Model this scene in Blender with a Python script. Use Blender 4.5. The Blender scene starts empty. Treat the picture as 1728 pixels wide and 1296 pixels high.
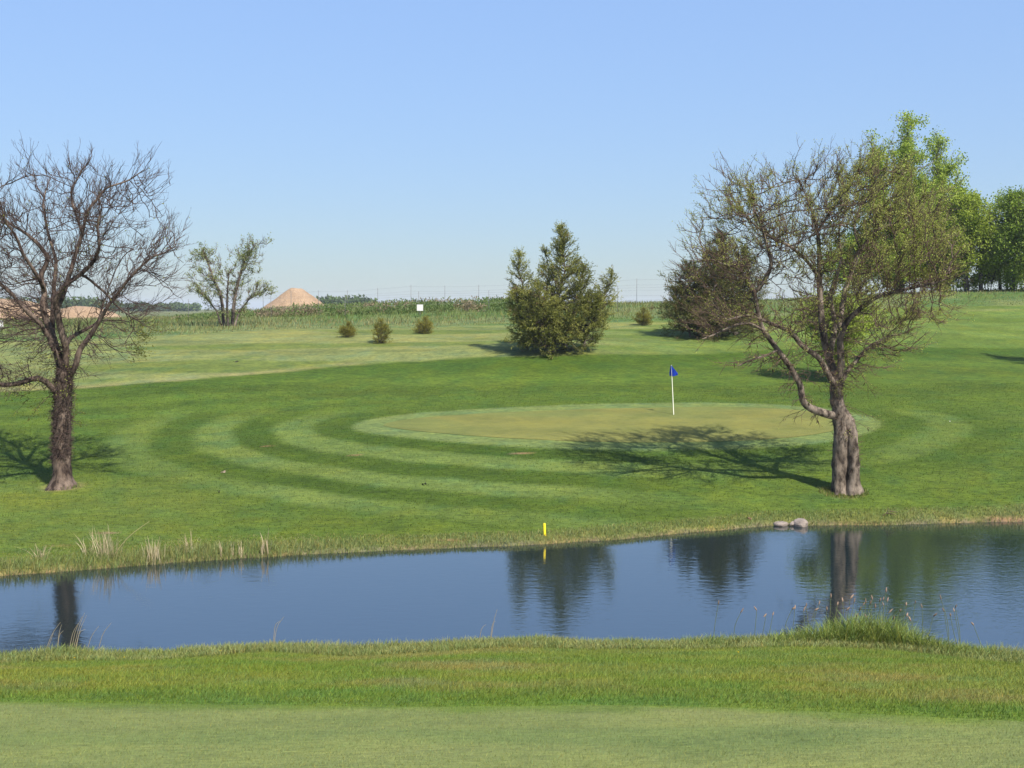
import bpy, math, random
import numpy as np

# ------------------------------------------------------------------ camera, sky, sun, exposure
SC = bpy.context.scene
COL = SC.collection
CAM_H, FPX, HORIZON = 6.8, 2100.0, 520.0          # eye height over the water, focal length and eye level in photo pixels
PITCH = math.atan((648.0 - HORIZON) / FPX)
cam_data = bpy.data.cameras.new('camera')
cam_data.sensor_width = 36.0
cam_data.lens = FPX / 1728.0 * 36.0
cam_data.clip_start = 0.1
cam_data.clip_end = 20000.0
cam = bpy.data.objects.new('camera', cam_data)
cam.location = (0, 0, CAM_H)
cam.rotation_euler = (math.pi / 2 - PITCH, 0, 0)
COL.objects.link(cam)
SC.camera = cam

SUN_ELEV = math.radians(47.5)
SUN_AZ = math.radians(146)                        # clockwise from +Y: behind the camera, to its right
world = bpy.data.worlds.new('World')
SC.world = world
world.use_nodes = True
wn = world.node_tree.nodes
sky = wn.new('ShaderNodeTexSky')
sky.sky_type = 'NISHITA'
sky.sun_disc = False
sky.sun_elevation = SUN_ELEV
sky.sun_rotation = SUN_AZ
sky.altitude = 300
sky.air_density = 0.70
sky.dust_density = 1.1
sky.ozone_density = 1.6
# the camera's shoulder: the sky's brightness range is compressed evenly over the whole dome, its hues are kept
wl = world.node_tree.links
lum = wn.new('ShaderNodeRGBToBW')
pw = wn.new('ShaderNodeMath')
pw.operation = 'POWER'
pw.inputs[1].default_value = -0.70
vm = wn.new('ShaderNodeVectorMath')
vm.operation = 'SCALE'
wl.new(sky.outputs[0], lum.inputs[0])
wl.new(lum.outputs[0], pw.inputs[0])
wl.new(sky.outputs[0], vm.inputs[0])
wl.new(pw.outputs[0], vm.inputs['Scale'])
wl.new(vm.outputs[0], wn['Background'].inputs[0])
wn['Background'].inputs[1].default_value = 0.124

sun_data = bpy.data.lights.new('sun', 'SUN')
sun_data.energy = 2.6
sun_data.angle = math.radians(0.53)
sun_data.color = (1.0, 0.95, 0.87)
sun = bpy.data.objects.new('sun', sun_data)
sun.location = (40, -60, 70)
sun.rotation_euler = (math.pi / 2 - SUN_ELEV, 0, math.pi - SUN_AZ)
COL.objects.link(sun)

SC.view_settings.view_transform = 'Standard'
SC.view_settings.look = 'None'
SC.view_settings.exposure = 1.7
SC.view_settings.gamma = 1.0
SC.view_settings.use_curve_mapping = False
SC.cycles.max_bounces = 6
SC.cycles.diffuse_bounces = 3
SC.cycles.transparent_max_bounces = 4
SC.cycles.use_denoising = True
SC.cycles.denoiser = 'OPENIMAGEDENOISE'

# ------------------------------------------------------------------ helpers
CT, ST = math.cos(PITCH), math.sin(PITCH)

def ray(u, v):
    a, b = (u - 864.0) / FPX, (648.0 - v) / FPX
    return np.array([a, CT + b * ST, b * CT - ST])

def at(u, v, Y):
    """the point in direction of photo pixel (u, v) at distance Y along the view"""
    d = ray(u, v)
    return np.array([0, 0, CAM_H]) + d * (Y / d[1])

_lat = np.random.default_rng(7).random((256, 256))

def vnoise(x, y, scale, seed=0):
    x = np.asarray(x, float) / scale + seed * 17.3
    y = np.asarray(y, float) / scale + seed * 9.7
    xi, yi = np.floor(x).astype(int), np.floor(y).astype(int)
    fx, fy = x - xi, y - yi
    fx, fy = fx * fx * (3 - 2 * fx), fy * fy * (3 - 2 * fy)
    g = lambda i, j: _lat[(xi + i) & 255, (yi + j) & 255]
    return (g(0, 0) * (1 - fx) + g(1, 0) * fx) * (1 - fy) + (g(0, 1) * (1 - fx) + g(1, 1) * fx) * fy

def fbm(x, y, scale, seed=0, octaves=3):
    s, a, t = 0, 1.0, 0
    for k in range(octaves):
        s = s + a * vnoise(x, y, scale / 2 ** k, seed + k * 3)
        t += a
        a *= 0.55
    return s / t

def sstep(a, b, x):
    t = np.clip((np.asarray(x, float) - a) / (b - a), 0, 1)
    return t * t * (3 - 2 * t)

def norm(a):
    return a / np.maximum(np.linalg.norm(a, axis=-1, keepdims=True), 1e-9)

def link(name, mesh, mat=None, parent=None):
    o = bpy.data.objects.new(name, mesh)
    if mat is not None and len(mesh.materials) == 0:
        mesh.materials.append(mat)
    COL.objects.link(o)
    if parent is not None:
        o.parent = parent
        o.matrix_parent_inverse = parent.matrix_basis.inverted()
    return o

def mesh_np(name, verts, faces, col=None, smooth=False):
    """faces: list of (n, k) index arrays; col: (nverts, 3) albedo stored as the colour attribute Col"""
    me = bpy.data.meshes.new(name)
    verts = np.ascontiguousarray(verts, np.float32).reshape(-1, 3)
    fl = [np.ascontiguousarray(f, np.int32) for f in faces if len(f)]
    me.vertices.add(len(verts))
    me.vertices.foreach_set('co', verts.ravel())
    loops = np.concatenate([f.ravel() for f in fl])
    sizes = np.concatenate([np.full(len(f), f.shape[1], np.int32) for f in fl])
    starts = np.concatenate([[0], np.cumsum(sizes)[:-1]]).astype(np.int32)
    me.loops.add(len(loops))
    me.loops.foreach_set('vertex_index', loops)
    me.polygons.add(len(sizes))
    me.polygons.foreach_set('loop_start', starts)
    if smooth:
        me.polygons.foreach_set('use_smooth', np.ones(len(sizes), bool))
    if col is not None:
        at_ = me.color_attributes.new('Col', 'FLOAT_COLOR', 'POINT')
        c4 = np.ones((len(verts), 4), np.float32)
        c4[:, :3] = col
        at_.data.foreach_set('color', c4.ravel())
    me.update(calc_edges=True)
    return me

def join(parts):
    """parts: list of (verts, [faces], col or None) -> one"""
    V, F, C, off = [], [], [], 0
    for p in parts:
        v, fs = np.asarray(p[0]).reshape(-1, 3), p[1]
        V.append(v)
        F += [np.asarray(f) + off for f in fs if len(f)]
        if len(p) > 2 and p[2] is not None:
            C.append(np.broadcast_to(p[2], v.shape))
        off += len(v)
    return np.concatenate(V), F, (np.concatenate(C) if C else None)

def thing(name, label, cat, loc=(0, 0, 0), group=None):
    o = bpy.data.objects.new(name, None)
    o.empty_display_size = 0.2
    o.location = loc
    COL.objects.link(o)
    return tag(o, label, cat, group)

def tag(o, label, cat, group=None):
    o['label'] = label
    o['category'] = cat
    if group:
        o['group'] = group
    return o

def child(name, mesh, mat, parent, kind=None, label=None):
    """a part whose mesh is written in world coordinates"""
    o = bpy.data.objects.new(name, mesh)
    if mat is not None and len(mesh.materials) == 0:
        mesh.materials.append(mat)
    COL.objects.link(o)
    o.parent = parent
    p, off = parent, np.zeros(3)
    while p is not None:
        off += np.array(p.location)
        p = p.parent
    o.matrix_parent_inverse.identity()
    o.location = (0, 0, 0)
    co = np.empty(len(mesh.vertices) * 3, np.float32)
    mesh.vertices.foreach_get('co', co)
    mesh.vertices.foreach_set('co', (co.reshape(-1, 3) - off).astype(np.float32).ravel())
    mesh.update()
    if kind:
        o['kind'] = kind
    if label:
        o['label'] = label
    return o

def tubes(P, R, sides, cap=True):
    """P (N,K,3) centre lines, R (N,K) radii -> verts, [quads]"""
    P = np.asarray(P, float)
    R = np.asarray(R, float)
    N, K, _ = P.shape
    T = np.empty_like(P)
    T[:, 1:-1] = P[:, 2:] - P[:, :-2]
    T[:, 0] = P[:, 1] - P[:, 0]
    T[:, -1] = P[:, -1] - P[:, -2]
    T = norm(T)
    mean = norm(P[:, -1] - P[:, 0])
    ref = np.where(np.abs(mean[:, 2:3]) > 0.6, np.array([[1.0, 0.13, 0.0]]), np.array([[0.05, 0.1, 1.0]]))
    n = norm(ref[:, None, :] - T * np.sum(ref[:, None, :] * T, -1, keepdims=True))
    b = np.cross(T, n)
    ang = np.arange(sides) / sides * 2 * np.pi
    V = P[:, :, None, :] + R[:, :, None, None] * (np.cos(ang)[None, None, :, None] * n[:, :, None, :] + np.sin(ang)[None, None, :, None] * b[:, :, None, :])
    idx = np.arange(N * K * sides).reshape(N, K, sides)
    a, c = idx[:, :-1], idx[:, 1:]
    Q = np.stack([a, np.roll(a, -1, 2), np.roll(c, -1, 2), c], -1).reshape(-1, 4)
    return V.reshape(-1, 3), [Q]

def leaf_quads(cen, dirs, length, width, rng, up=None):
    """diamond leaf faces: cen (N,3), dirs (N,3), length/width (N,)"""
    N = len(cen)
    d = norm(dirs)
    r = rng.normal(size=(N, 3)) if up is None else up + rng.normal(size=(N, 3)) * 0.5
    s = norm(np.cross(d, r))
    L, W = np.broadcast_to(length, N)[:, None], np.broadcast_to(width, N)[:, None]
    V = np.stack([cen, cen + d * L * 0.5 + s * W * 0.5, cen + d * L, cen + d * L * 0.5 - s * W * 0.5], 1)
    return V.reshape(-1, 3), [np.arange(N * 4).reshape(N, 4)]

def blades(base, height, width, lean, rng, segs=1, bend=0.5):
    """grass blades: base (N,3); lean (N,2) horizontal lean as a share of the height"""
    N = len(base)
    a = rng.random(N) * 2 * np.pi
    side = np.stack([np.cos(a), np.sin(a), np.zeros(N)], 1) * (np.asarray(width) * 0.5 * np.ones(N))[:, None]
    lv = np.concatenate([lean, np.zeros((N, 1))], 1)
    h = (np.asarray(height) * np.ones(N))[:, None]
    if segs == 1:
        tip = base + lv * h + np.array([0, 0, 1.0]) * h
        V = np.stack([base - side, base + side, tip], 1)
        return V.reshape(-1, 3), [np.arange(N * 3).reshape(N, 3)]
    rows = []
    for k in range(segs):
        t = k / segs
        c = base + lv * h * (t ** 1.7) + np.array([0, 0, 1.0]) * h * (t - bend * 0.35 * t * t * np.linalg.norm(lv, axis=1, keepdims=True))
        w = 1 - 0.35 * t
        rows += [c - side * w, c + side * w]
    rows.append(base + lv * h + np.array([0, 0, 1.0]) * h * (1 - bend * 0.35 * np.linalg.norm(lv, axis=1, keepdims=True)))
    V = np.stack(rows, 1)
    m = V.shape[1]
    off = np.arange(N)[:, None] * m
    Q = np.concatenate([off + np.array([[2 * k, 2 * k + 1, 2 * k + 3, 2 * k + 2]]) for k in range(segs - 1)]) if segs > 1 else np.zeros((0, 4), int)
    Tt = off + np.array([[m - 3, m - 2, m - 1]])
    return V.reshape(-1, 3), [Q, Tt]

# ------------------------------------------------------------------ materials
def new_mat(name):
    m = bpy.data.materials.new(name)
    m.use_nodes = True
    nt = m.node_tree
    return m, nt, nt.nodes['Principled BSDF']

def N_(nt, kind, **kw):
    n = nt.nodes.new(kind)
    for k, v in kw.items():
        setattr(n, k, v)
    return n

def noise(nt, scale, detail=3.0, rough=0.55, vec=None, mapping=None):
    n = N_(nt, 'ShaderNodeTexNoise')
    n.inputs['Scale'].default_value = scale
    n.inputs['Detail'].default_value = detail
    n.inputs['Roughness'].default_value = rough
    if vec is None:
        tc = N_(nt, 'ShaderNodeTexCoord')
        vec = tc.outputs['Object']
    if mapping:
        mp = N_(nt, 'ShaderNodeMapping')
        mp.inputs['Scale'].default_value = mapping
        nt.links.new(vec, mp.inputs['Vector'])
        vec = mp.outputs['Vector']
    nt.links.new(vec, n.inputs['Vector'])
    return n

def ramp(nt, fac, stops):
    r = N_(nt, 'ShaderNodeValToRGB')
    el = r.color_ramp.elements
    while len(el) < len(stops):
        el.new(0.5)
    for e, (p, c) in zip(el, stops):
        e.position = p
        e.color = (*c, 1) if len(c) == 3 else c
    nt.links.new(fac, r.inputs['Fac'])
    return r

def mix(nt, a, b, fac, mode='MIX'):
    m = N_(nt, 'ShaderNodeMix', data_type='RGBA', blend_type=mode)
    for sock, v in ((m.inputs[0], fac), (m.inputs[6], a), (m.inputs[7], b)):
        if hasattr(v, 'links'):
            nt.links.new(v, sock)
        else:
            sock.default_value = v if not isinstance(v, tuple) else (*v, 1)
    return m.outputs[2]

def bump(nt, height, strength, dist=0.02, normal=None):
    b = N_(nt, 'ShaderNodeBump')
    b.inputs['Strength'].default_value = strength
    b.inputs['Distance'].default_value = dist
    nt.links.new(height, b.inputs['Height'])
    if normal is not None:
        nt.links.new(normal, b.inputs['Normal'])
    return b.outputs['Normal']

def ground_mat(name, fine=(9.0, 60.0), amount=0.62, rough=0.95):
    m, nt, p = new_mat(name)
    c = N_(nt, 'ShaderNodeVertexColor', layer_name='Col').outputs['Color']
    n1 = noise(nt, 0.55, 5, 0.6, mapping=(1, 1, 1))
    n2 = noise(nt, fine[0], 4, 0.62, mapping=(0.5, 1, 1))
    n3 = noise(nt, fine[1], 3, 0.6)
    r1 = ramp(nt, n1.outputs['Fac'], [(0.28, (0.78, 0.84, 0.8)), (0.5, (1, 1, 1)), (0.74, (1.2, 1.13, 1.0))])
    r2 = ramp(nt, n2.outputs['Fac'], [(0.27, (1 - amount,) * 3), (0.5, (1, 1, 1)), (0.75, (1 + amount * 0.75, 1 + amount * 0.65, 1 + amount * 0.4))])
    r3 = ramp(nt, n3.outputs['Fac'], [(0.3, (0.55, 0.58, 0.55)), (0.52, (1, 1, 1)), (0.75, (1.4, 1.36, 1.2))])
    c = mix(nt, c, r1.outputs['Color'], 1.0, 'MULTIPLY')
    c = mix(nt, c, r2.outputs['Color'], 0.8, 'MULTIPLY')
    n4 = noise(nt, 2.6, 4, 0.65, mapping=(0.45, 1, 1))
    r4 = ramp(nt, n4.outputs['Fac'], [(0.3, (1 - amount * 0.55, 1 - amount * 0.5, 1 - amount * 0.35)), (0.5, (1, 1, 1)), (0.7, (1 + amount * 0.5, 1 + amount * 0.4, 1 + amount * 0.15))])
    c = mix(nt, c, r4.outputs['Color'], 0.75, 'MULTIPLY')
    c = mix(nt, c, r3.outputs['Color'], 0.7, 'MULTIPLY')
    nt.links.new(c, p.inputs['Base Color'])
    p.inputs['Roughness'].default_value = rough
    p.inputs['Specular IOR Level'].default_value = 0.12
    nb = bump(nt, n2.outputs['Fac'], 0.6, 0.07)
    nb = bump(nt, n3.outputs['Fac'], 0.5, 0.015, nb)
    nt.links.new(nb, p.inputs['Normal'])
    return m

def leaf_mat(name, trans=0.35, rough=0.6, spec=0.25):
    """colour from the attribute Col, light passing through the blade"""
    m, nt, p = new_mat(name)
    c = N_(nt, 'ShaderNodeVertexColor', layer_name='Col').outputs['Color']
    nt.links.new(c, p.inputs['Base Color'])
    p.inputs['Roughness'].default_value = rough
    p.inputs['Specular IOR Level'].default_value = spec
    t = N_(nt, 'ShaderNodeBsdfTranslucent')
    tc = mix(nt, c, (1.15, 1.2, 0.6), 1.0, 'MULTIPLY')
    nt.links.new(tc, t.inputs['Color'])
    ms = N_(nt, 'ShaderNodeMixShader')
    ms.inputs[0].default_value = trans
    nt.links.new(p.outputs[0], ms.inputs[1])
    nt.links.new(t.outputs[0], ms.inputs[2])
    nt.links.new(ms.outputs[0], nt.nodes['Material Output'].inputs['Surface'])
    return m

def bark_mat(name, dark, light, scale=6.0, strength=0.8):
    m, nt, p = new_mat(name)
    n = noise(nt, scale, 6, 0.65, mapping=(1, 1, 0.5))
    n2 = noise(nt, scale * 0.25, 3, 0.5)
    r = ramp(nt, n.outputs['Fac'], [(0.40, dark), (0.50, tuple((a + b) / 2 for a, b in zip(dark, light))), (0.62, light)])
    r2 = ramp(nt, n2.outputs['Fac'], [(0.3, (0.7, 0.68, 0.66)), (0.65, (1.2, 1.2, 1.2))])
    nt.links.new(mix(nt, r.outputs['Color'], r2.outputs['Color'], 1.0, 'MULTIPLY'), p.inputs['Base Color'])
    p.inputs['Roughness'].default_value = 0.9
    p.inputs['Specular IOR Level'].default_value = 0.2
    nt.links.new(bump(nt, n.outputs['Fac'], strength, 0.05), p.inputs['Normal'])
    return m

def plain_mat(name, color, rough=0.6, spec=0.3, vary=0.2, scale=20.0):
    m, nt, p = new_mat(name)
    n = noise(nt, scale, 4, 0.6)
    r = ramp(nt, n.outputs['Fac'], [(0.3, tuple(c * (1 - vary) for c in color)), (0.7, tuple(min(1, c * (1 + vary)) for c in color))])
    nt.links.new(r.outputs['Color'], p.inputs['Base Color'])
    p.inputs['Roughness'].default_value = rough
    p.inputs['Specular IOR Level'].default_value = spec
    nt.links.new(bump(nt, n.outputs['Fac'], 0.15, 0.01), p.inputs['Normal'])
    return m

M_GROUND = ground_mat('turf')
M_GREEN = ground_mat('putting_turf', fine=(5.0, 45.0), amount=0.16)
M_BLADE = leaf_mat('grass_blade', 0.3, 0.7, 0.15)
M_LEAF = leaf_mat('young_leaf', 0.4, 0.6, 0.2)
M_NEEDLE = leaf_mat('cedar_spray', 0.12, 0.8, 0.12)
M_STRAW = leaf_mat('dry_straw', 0.25, 0.8, 0.15)
M_BARK_L = bark_mat('locust_bark_brown', (0.022, 0.014, 0.011), (0.15, 0.112, 0.088), 4.5, 1.0)
M_BARK_R = bark_mat('locust_bark_grey', (0.030, 0.022, 0.017), (0.20, 0.162, 0.128), 4.5, 1.0)
M_TWIG_L = plain_mat('twig_reddish', (0.060, 0.040, 0.034), 0.85, 0.2, 0.35, 3)
M_TWIG_R = plain_mat('twig_brown', (0.095, 0.062, 0.045), 0.85, 0.2, 0.35, 3)
M_BARK_F = bark_mat('far_bark', (0.05, 0.04, 0.035), (0.17, 0.14, 0.12), 4)

# ------------------------------------------------------------------ lie of the land
FAR_X = [-40, -27, -20, -12.9, -8.9, -4.35, 0.6, 4.1, 8.0, 10.8, 16.2, 24, 32, 40, 60]
FAR_Y = [24, 26.5, 29, 31.4, 33.2, 34.6, 35.5, 36.8, 38.6, 38.8, 39.3, 39.5, 36.5, 30, 24]
NEAR_X = [-60, -27, -20, -12, -9.6, -8.2, -6.3, -4.5, -2.9, -0.16, 1.5, 3.75, 5.4, 7.0, 8.4, 9.6, 12, 20, 32, 60]
NEAR_Y = [28, 26.8, 24.4, 22.9, 22.85, 23.1, 23.25, 23.7, 23.4, 24.0, 23.85, 23.95, 24.1, 23.9, 23.1, 22.7, 22.5, 22.3, 25, 34]

def shore(X, Y):
    """positive inside the pond, metres from the nearer bank"""
    w = (fbm(X, Y, 2.2, 5, 3) - 0.5) * 0.55
    yf = np.interp(X, FAR_X, FAR_Y) + w
    yn = np.interp(X, NEAR_X, NEAR_Y) - w * 0.7
    return np.minimum(Y - yn, yf - Y)

_ctrl = []
for x in (-60, -30, -12, 0, 12, 30, 60):
    for y, z in ((-30, 8.6), (-10, 6.4), (0, 5.2), (9.2, 3.4), (13, 2.65), (20, 1.12), (23.6, 0.33)):
        _ctrl.append((x, y, z))
for x, y in zip(FAR_X, FAR_Y):
    if -30 < x < 50:
        _ctrl.append((x, y + 0.2, 0.13))
for x in (-45, -30, -20, -10, -3, 4, 18, 30, 45):
    _ctrl.append((x, 41.6, 0.8 if abs(x) < 35 else 1.2))
for x, y, z in ((-60, 50, 1.9), (-30, 50, 1.6), (-16, 50, 1.55), (-9, 50, 1.65), (22, 48, 1.7), (32, 50, 2.0), (60, 50, 2.6)):
    _ctrl.append((x, y, z))
# the tilted putting surface
for x, y in ((-5.5, 51.8), (0, 48), (5, 47.8), (10, 48), (14, 53), (10, 56), (3, 56.2), (0, 52), (7, 52), (-1, 54.5)):
    _ctrl.append((x, y, 1.59 + (y - 48) * 0.1))
for u, v, y in ((105, 822, 41.7), (1430, 830, 41.4),
                (0, 660, 61), (300, 648, 61.5), (600, 660, 61), (900, 660, 61), (1200, 655, 61.5), (1450, 650, 62), (1700, 690, 55), (1700, 640, 63),
                (-150, 610, 70), (100, 606, 70), (400, 600, 70), (700, 597, 70), (945, 590, 70), (1200, 597, 71), (1450, 597, 71), (1700, 600, 72), (1950, 600, 72),
                (-200, 576, 80), (100, 573, 80), (300, 565, 80), (600, 564, 80), (900, 563, 80), (1200, 566, 79), (1450, 555, 80), (1700, 560, 82), (2000, 555, 82),
                (-300, 556, 90), (0, 556, 90), (300, 549, 90), (600, 546, 90), (900, 540, 91), (1300, 535, 92), (1500, 522, 95), (1700, 520, 95), (2000, 516, 95),
                (-400, 548, 104), (0, 546, 104), (300, 540, 104), (430, 533, 104), (600, 527, 104), (900, 516, 104), (1300, 510, 106), (1500, 499, 106), (1728, 491, 106), (2100, 487, 106),
                (-500, 545, 125), (100, 541, 125), (400, 534, 125), (700, 528, 125), (1000, 521, 125), (1300, 514, 125), (1600, 503, 125), (2100, 495, 125)):
    _ctrl.append(tuple(at(u, v, y)))
_ctrl = np.array(_ctrl)

def _tps(d2):
    return 0.5 * d2 * np.log(d2 + 1e-9)

_n = len(_ctrl)
_S = 30.0
_cx = _ctrl[:, :2] / _S
_K = _tps(((_cx[:, None] - _cx[None]) ** 2).sum(-1)) + np.eye(_n) * 0.004
_A = np.zeros((_n + 3, _n + 3))
_A[:_n, :_n] = _K
_A[:_n, _n] = _A[_n, :_n] = 1
_A[:_n, _n + 1:] = _cx
_A[_n + 1:, :_n] = _cx.T
_W = np.linalg.solve(_A, np.concatenate([_ctrl[:, 2], np.zeros(3)]))

def height(X, Y):
    X, Y = np.asarray(X, float), np.asarray(Y, float)
    shp = np.broadcast(X, Y).shape
    X, Y = np.broadcast_to(X, shp).ravel(), np.broadcast_to(Y, shp).ravel()
    out = np.empty(len(X))
    for i in range(0, len(X), 20000):
        x, y = np.clip(X[i:i + 20000], -95, 110), np.clip(Y[i:i + 20000], -40, 140)
        d2 = (x[:, None] / _S - _cx[None, :, 0]) ** 2 + (y[:, None] / _S - _cx[None, :, 1]) ** 2
        out[i:i + 20000] = _tps(d2) @ _W[:_n] + _W[_n] + x / _S * _W[_n + 1] + y / _S * _W[_n + 2]
    far = 5.1 - 0.0004 * np.hypot(X, Y)
    w = np.maximum(sstep(118, 175, Y), sstep(80, 130, np.abs(X)))
    out = out * (1 - w) + far * w
    # small humps of an old lawn
    out += (fbm(X, Y, 5.0, 2, 2) - 0.5) * 0.10 * sstep(38, 46, Y) * (1 - w) * (1 - 0.7 * sstep(12, 0, np.hypot((X - 4.5) * 0.75, (Y - 52) * 1.6)))
    out += (fbm(X, Y, 1.3, 4, 2) - 0.5) * 0.03 * sstep(13, 15, Y) * (1 - w)
    yn = np.interp(X, NEAR_X, NEAR_Y)
    out = np.where((Y < 30) & (np.abs(X) < 20), np.minimum(out, 0.26 + 0.17 * np.maximum(0, yn - Y) + 0.012 * np.maximum(0, yn - Y) ** 2), out)
    d = shore(X, Y)
    s = sstep(-0.22, 0.5, d)
    out = out * (1 - s) + (-0.35 - 0.5 * sstep(0.4, 4, d)) * s
    return out.reshape(shp)

def hit(u, v, y0=6.0, y1=140.0):
    """where the sight line of a photo pixel meets the land"""
    ys = np.linspace(y0, y1, 900)
    d = ray(u, v)
    t = ys / d[1]
    g = CAM_H + d[2] * t - height(d[0] * t, ys)
    k = int(np.argmax(g < 0)) if (g < 0).any() else len(ys) - 1
    a = g[k - 1] / (g[k - 1] - g[k] + 1e-9) if k > 0 else 0
    y = ys[k - 1] + (ys[k] - ys[k - 1]) * min(max(a, 0), 1)
    p = d * (y / d[1]) + np.array([0, 0, CAM_H])
    p[2] = float(height(p[0], p[1]))
    return p

def poly_sd(X, Y, poly):
    """signed distance to a closed polygon, negative inside"""
    P = np.asarray(poly)
    Q = np.roll(P, -1, 0)
    best = np.full(X.shape, 1e9)
    inside = np.zeros(X.shape, bool)
    for (x0, y0), (x1, y1) in zip(P, Q):
        ex, ey = x1 - x0, y1 - y0
        t = np.clip(((X - x0) * ex + (Y - y0) * ey) / (ex * ex + ey * ey), 0, 1)
        best = np.minimum(best, (X - x0 - t * ex) ** 2 + (Y - y0 - t * ey) ** 2)
        c = ((y0 > Y) != (y1 > Y)) & (X < ex * (Y - y0) / (ey + 1e-12) + x0)
        inside ^= c
    return np.sqrt(best) * np.where(inside, -1, 1)

def smooth_closed(pts, n=4):
    p = np.asarray(pts, float)
    for _ in range(n):
        q = np.roll(p, -1, 0)
        p = np.stack([p * 0.75 + q * 0.25, p * 0.25 + q * 0.75], 1).reshape(-1, 2)
    return p

GREEN_PX = [(640, 717), (675, 709), (760, 701), (850, 696), (950, 692), (1050, 689), (1150, 687), (1250, 687), (1340, 691), (1405, 699), (1440, 711),
            (1420, 725), (1370, 735), (1290, 742), (1190, 746), (1090, 747), (1000, 746), (900, 742), (800, 736), (715, 729), (665, 723)]
GREEN = smooth_closed([hit(u, v)[:2] for u, v in GREEN_PX], 2)

# ------------------------------------------------------------------ colours of the turf (albedo)
C_RING_L = np.array([0.112, 0.156, 0.040])
C_RING_D = np.array([0.040, 0.071, 0.008])
C_LAWN = np.array([0.063, 0.099, 0.0135])
C_UPPER = np.array([0.155, 0.178, 0.060])
C_ROUGH = np.array([0.148, 0.178, 0.034])
C_FAIRWAY = np.array([0.172, 0.200, 0.066])
C_GREEN = np.array([0.146, 0.148, 0.041])
C_WEED = np.array([0.125, 0.155, 0.055])
C_STRAW = np.array([0.33, 0.27, 0.14])
C_MUD = np.array([0.15, 0.12, 0.068])
C_BANK = np.array([0.120, 0.135, 0.040])

def lerp(a, b, t):
    return a + (b - a) * np.asarray(t)[..., None]

UP_U = [-300, 0, 150, 300, 420, 560, 760, 1000, 1300, 1728, 2100]
UP_V = [668, 660, 655, 643, 632, 619, 607, 600, 592, 588, 585]
_up = np.array([hit(u, v)[:2] for u, v in zip(UP_U, UP_V)])
WEED_U = [-300, 0, 180, 320, 430, 600, 800, 1000, 1120, 1300, 1500, 1728, 2100]
WEED_V = [578, 576, 571, 566, 558, 555, 550, 545, 542, 535, 520, 516, 512]
_wd = np.array([hit(u, v)[:2] for u, v in zip(WEED_U, WEED_V)])
FW_X = np.linspace(-14, 14, 57)
_fw = np.array([hit(u, v)[:2] for u, v in ((-400, 1184), (0, 1186), (300, 1190), (700, 1195), (1050, 1192), (1250, 1196), (1500, 1208), (1728, 1219), (2100, 1240))])

def up_line(X):
    return np.interp(X, _up[:, 0], _up[:, 1])

def weed_line(X):
    return np.interp(X, _wd[:, 0], _wd[:, 1])

def fair_line(X):
    return np.interp(X, _fw[:, 0], _fw[:, 1])

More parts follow.
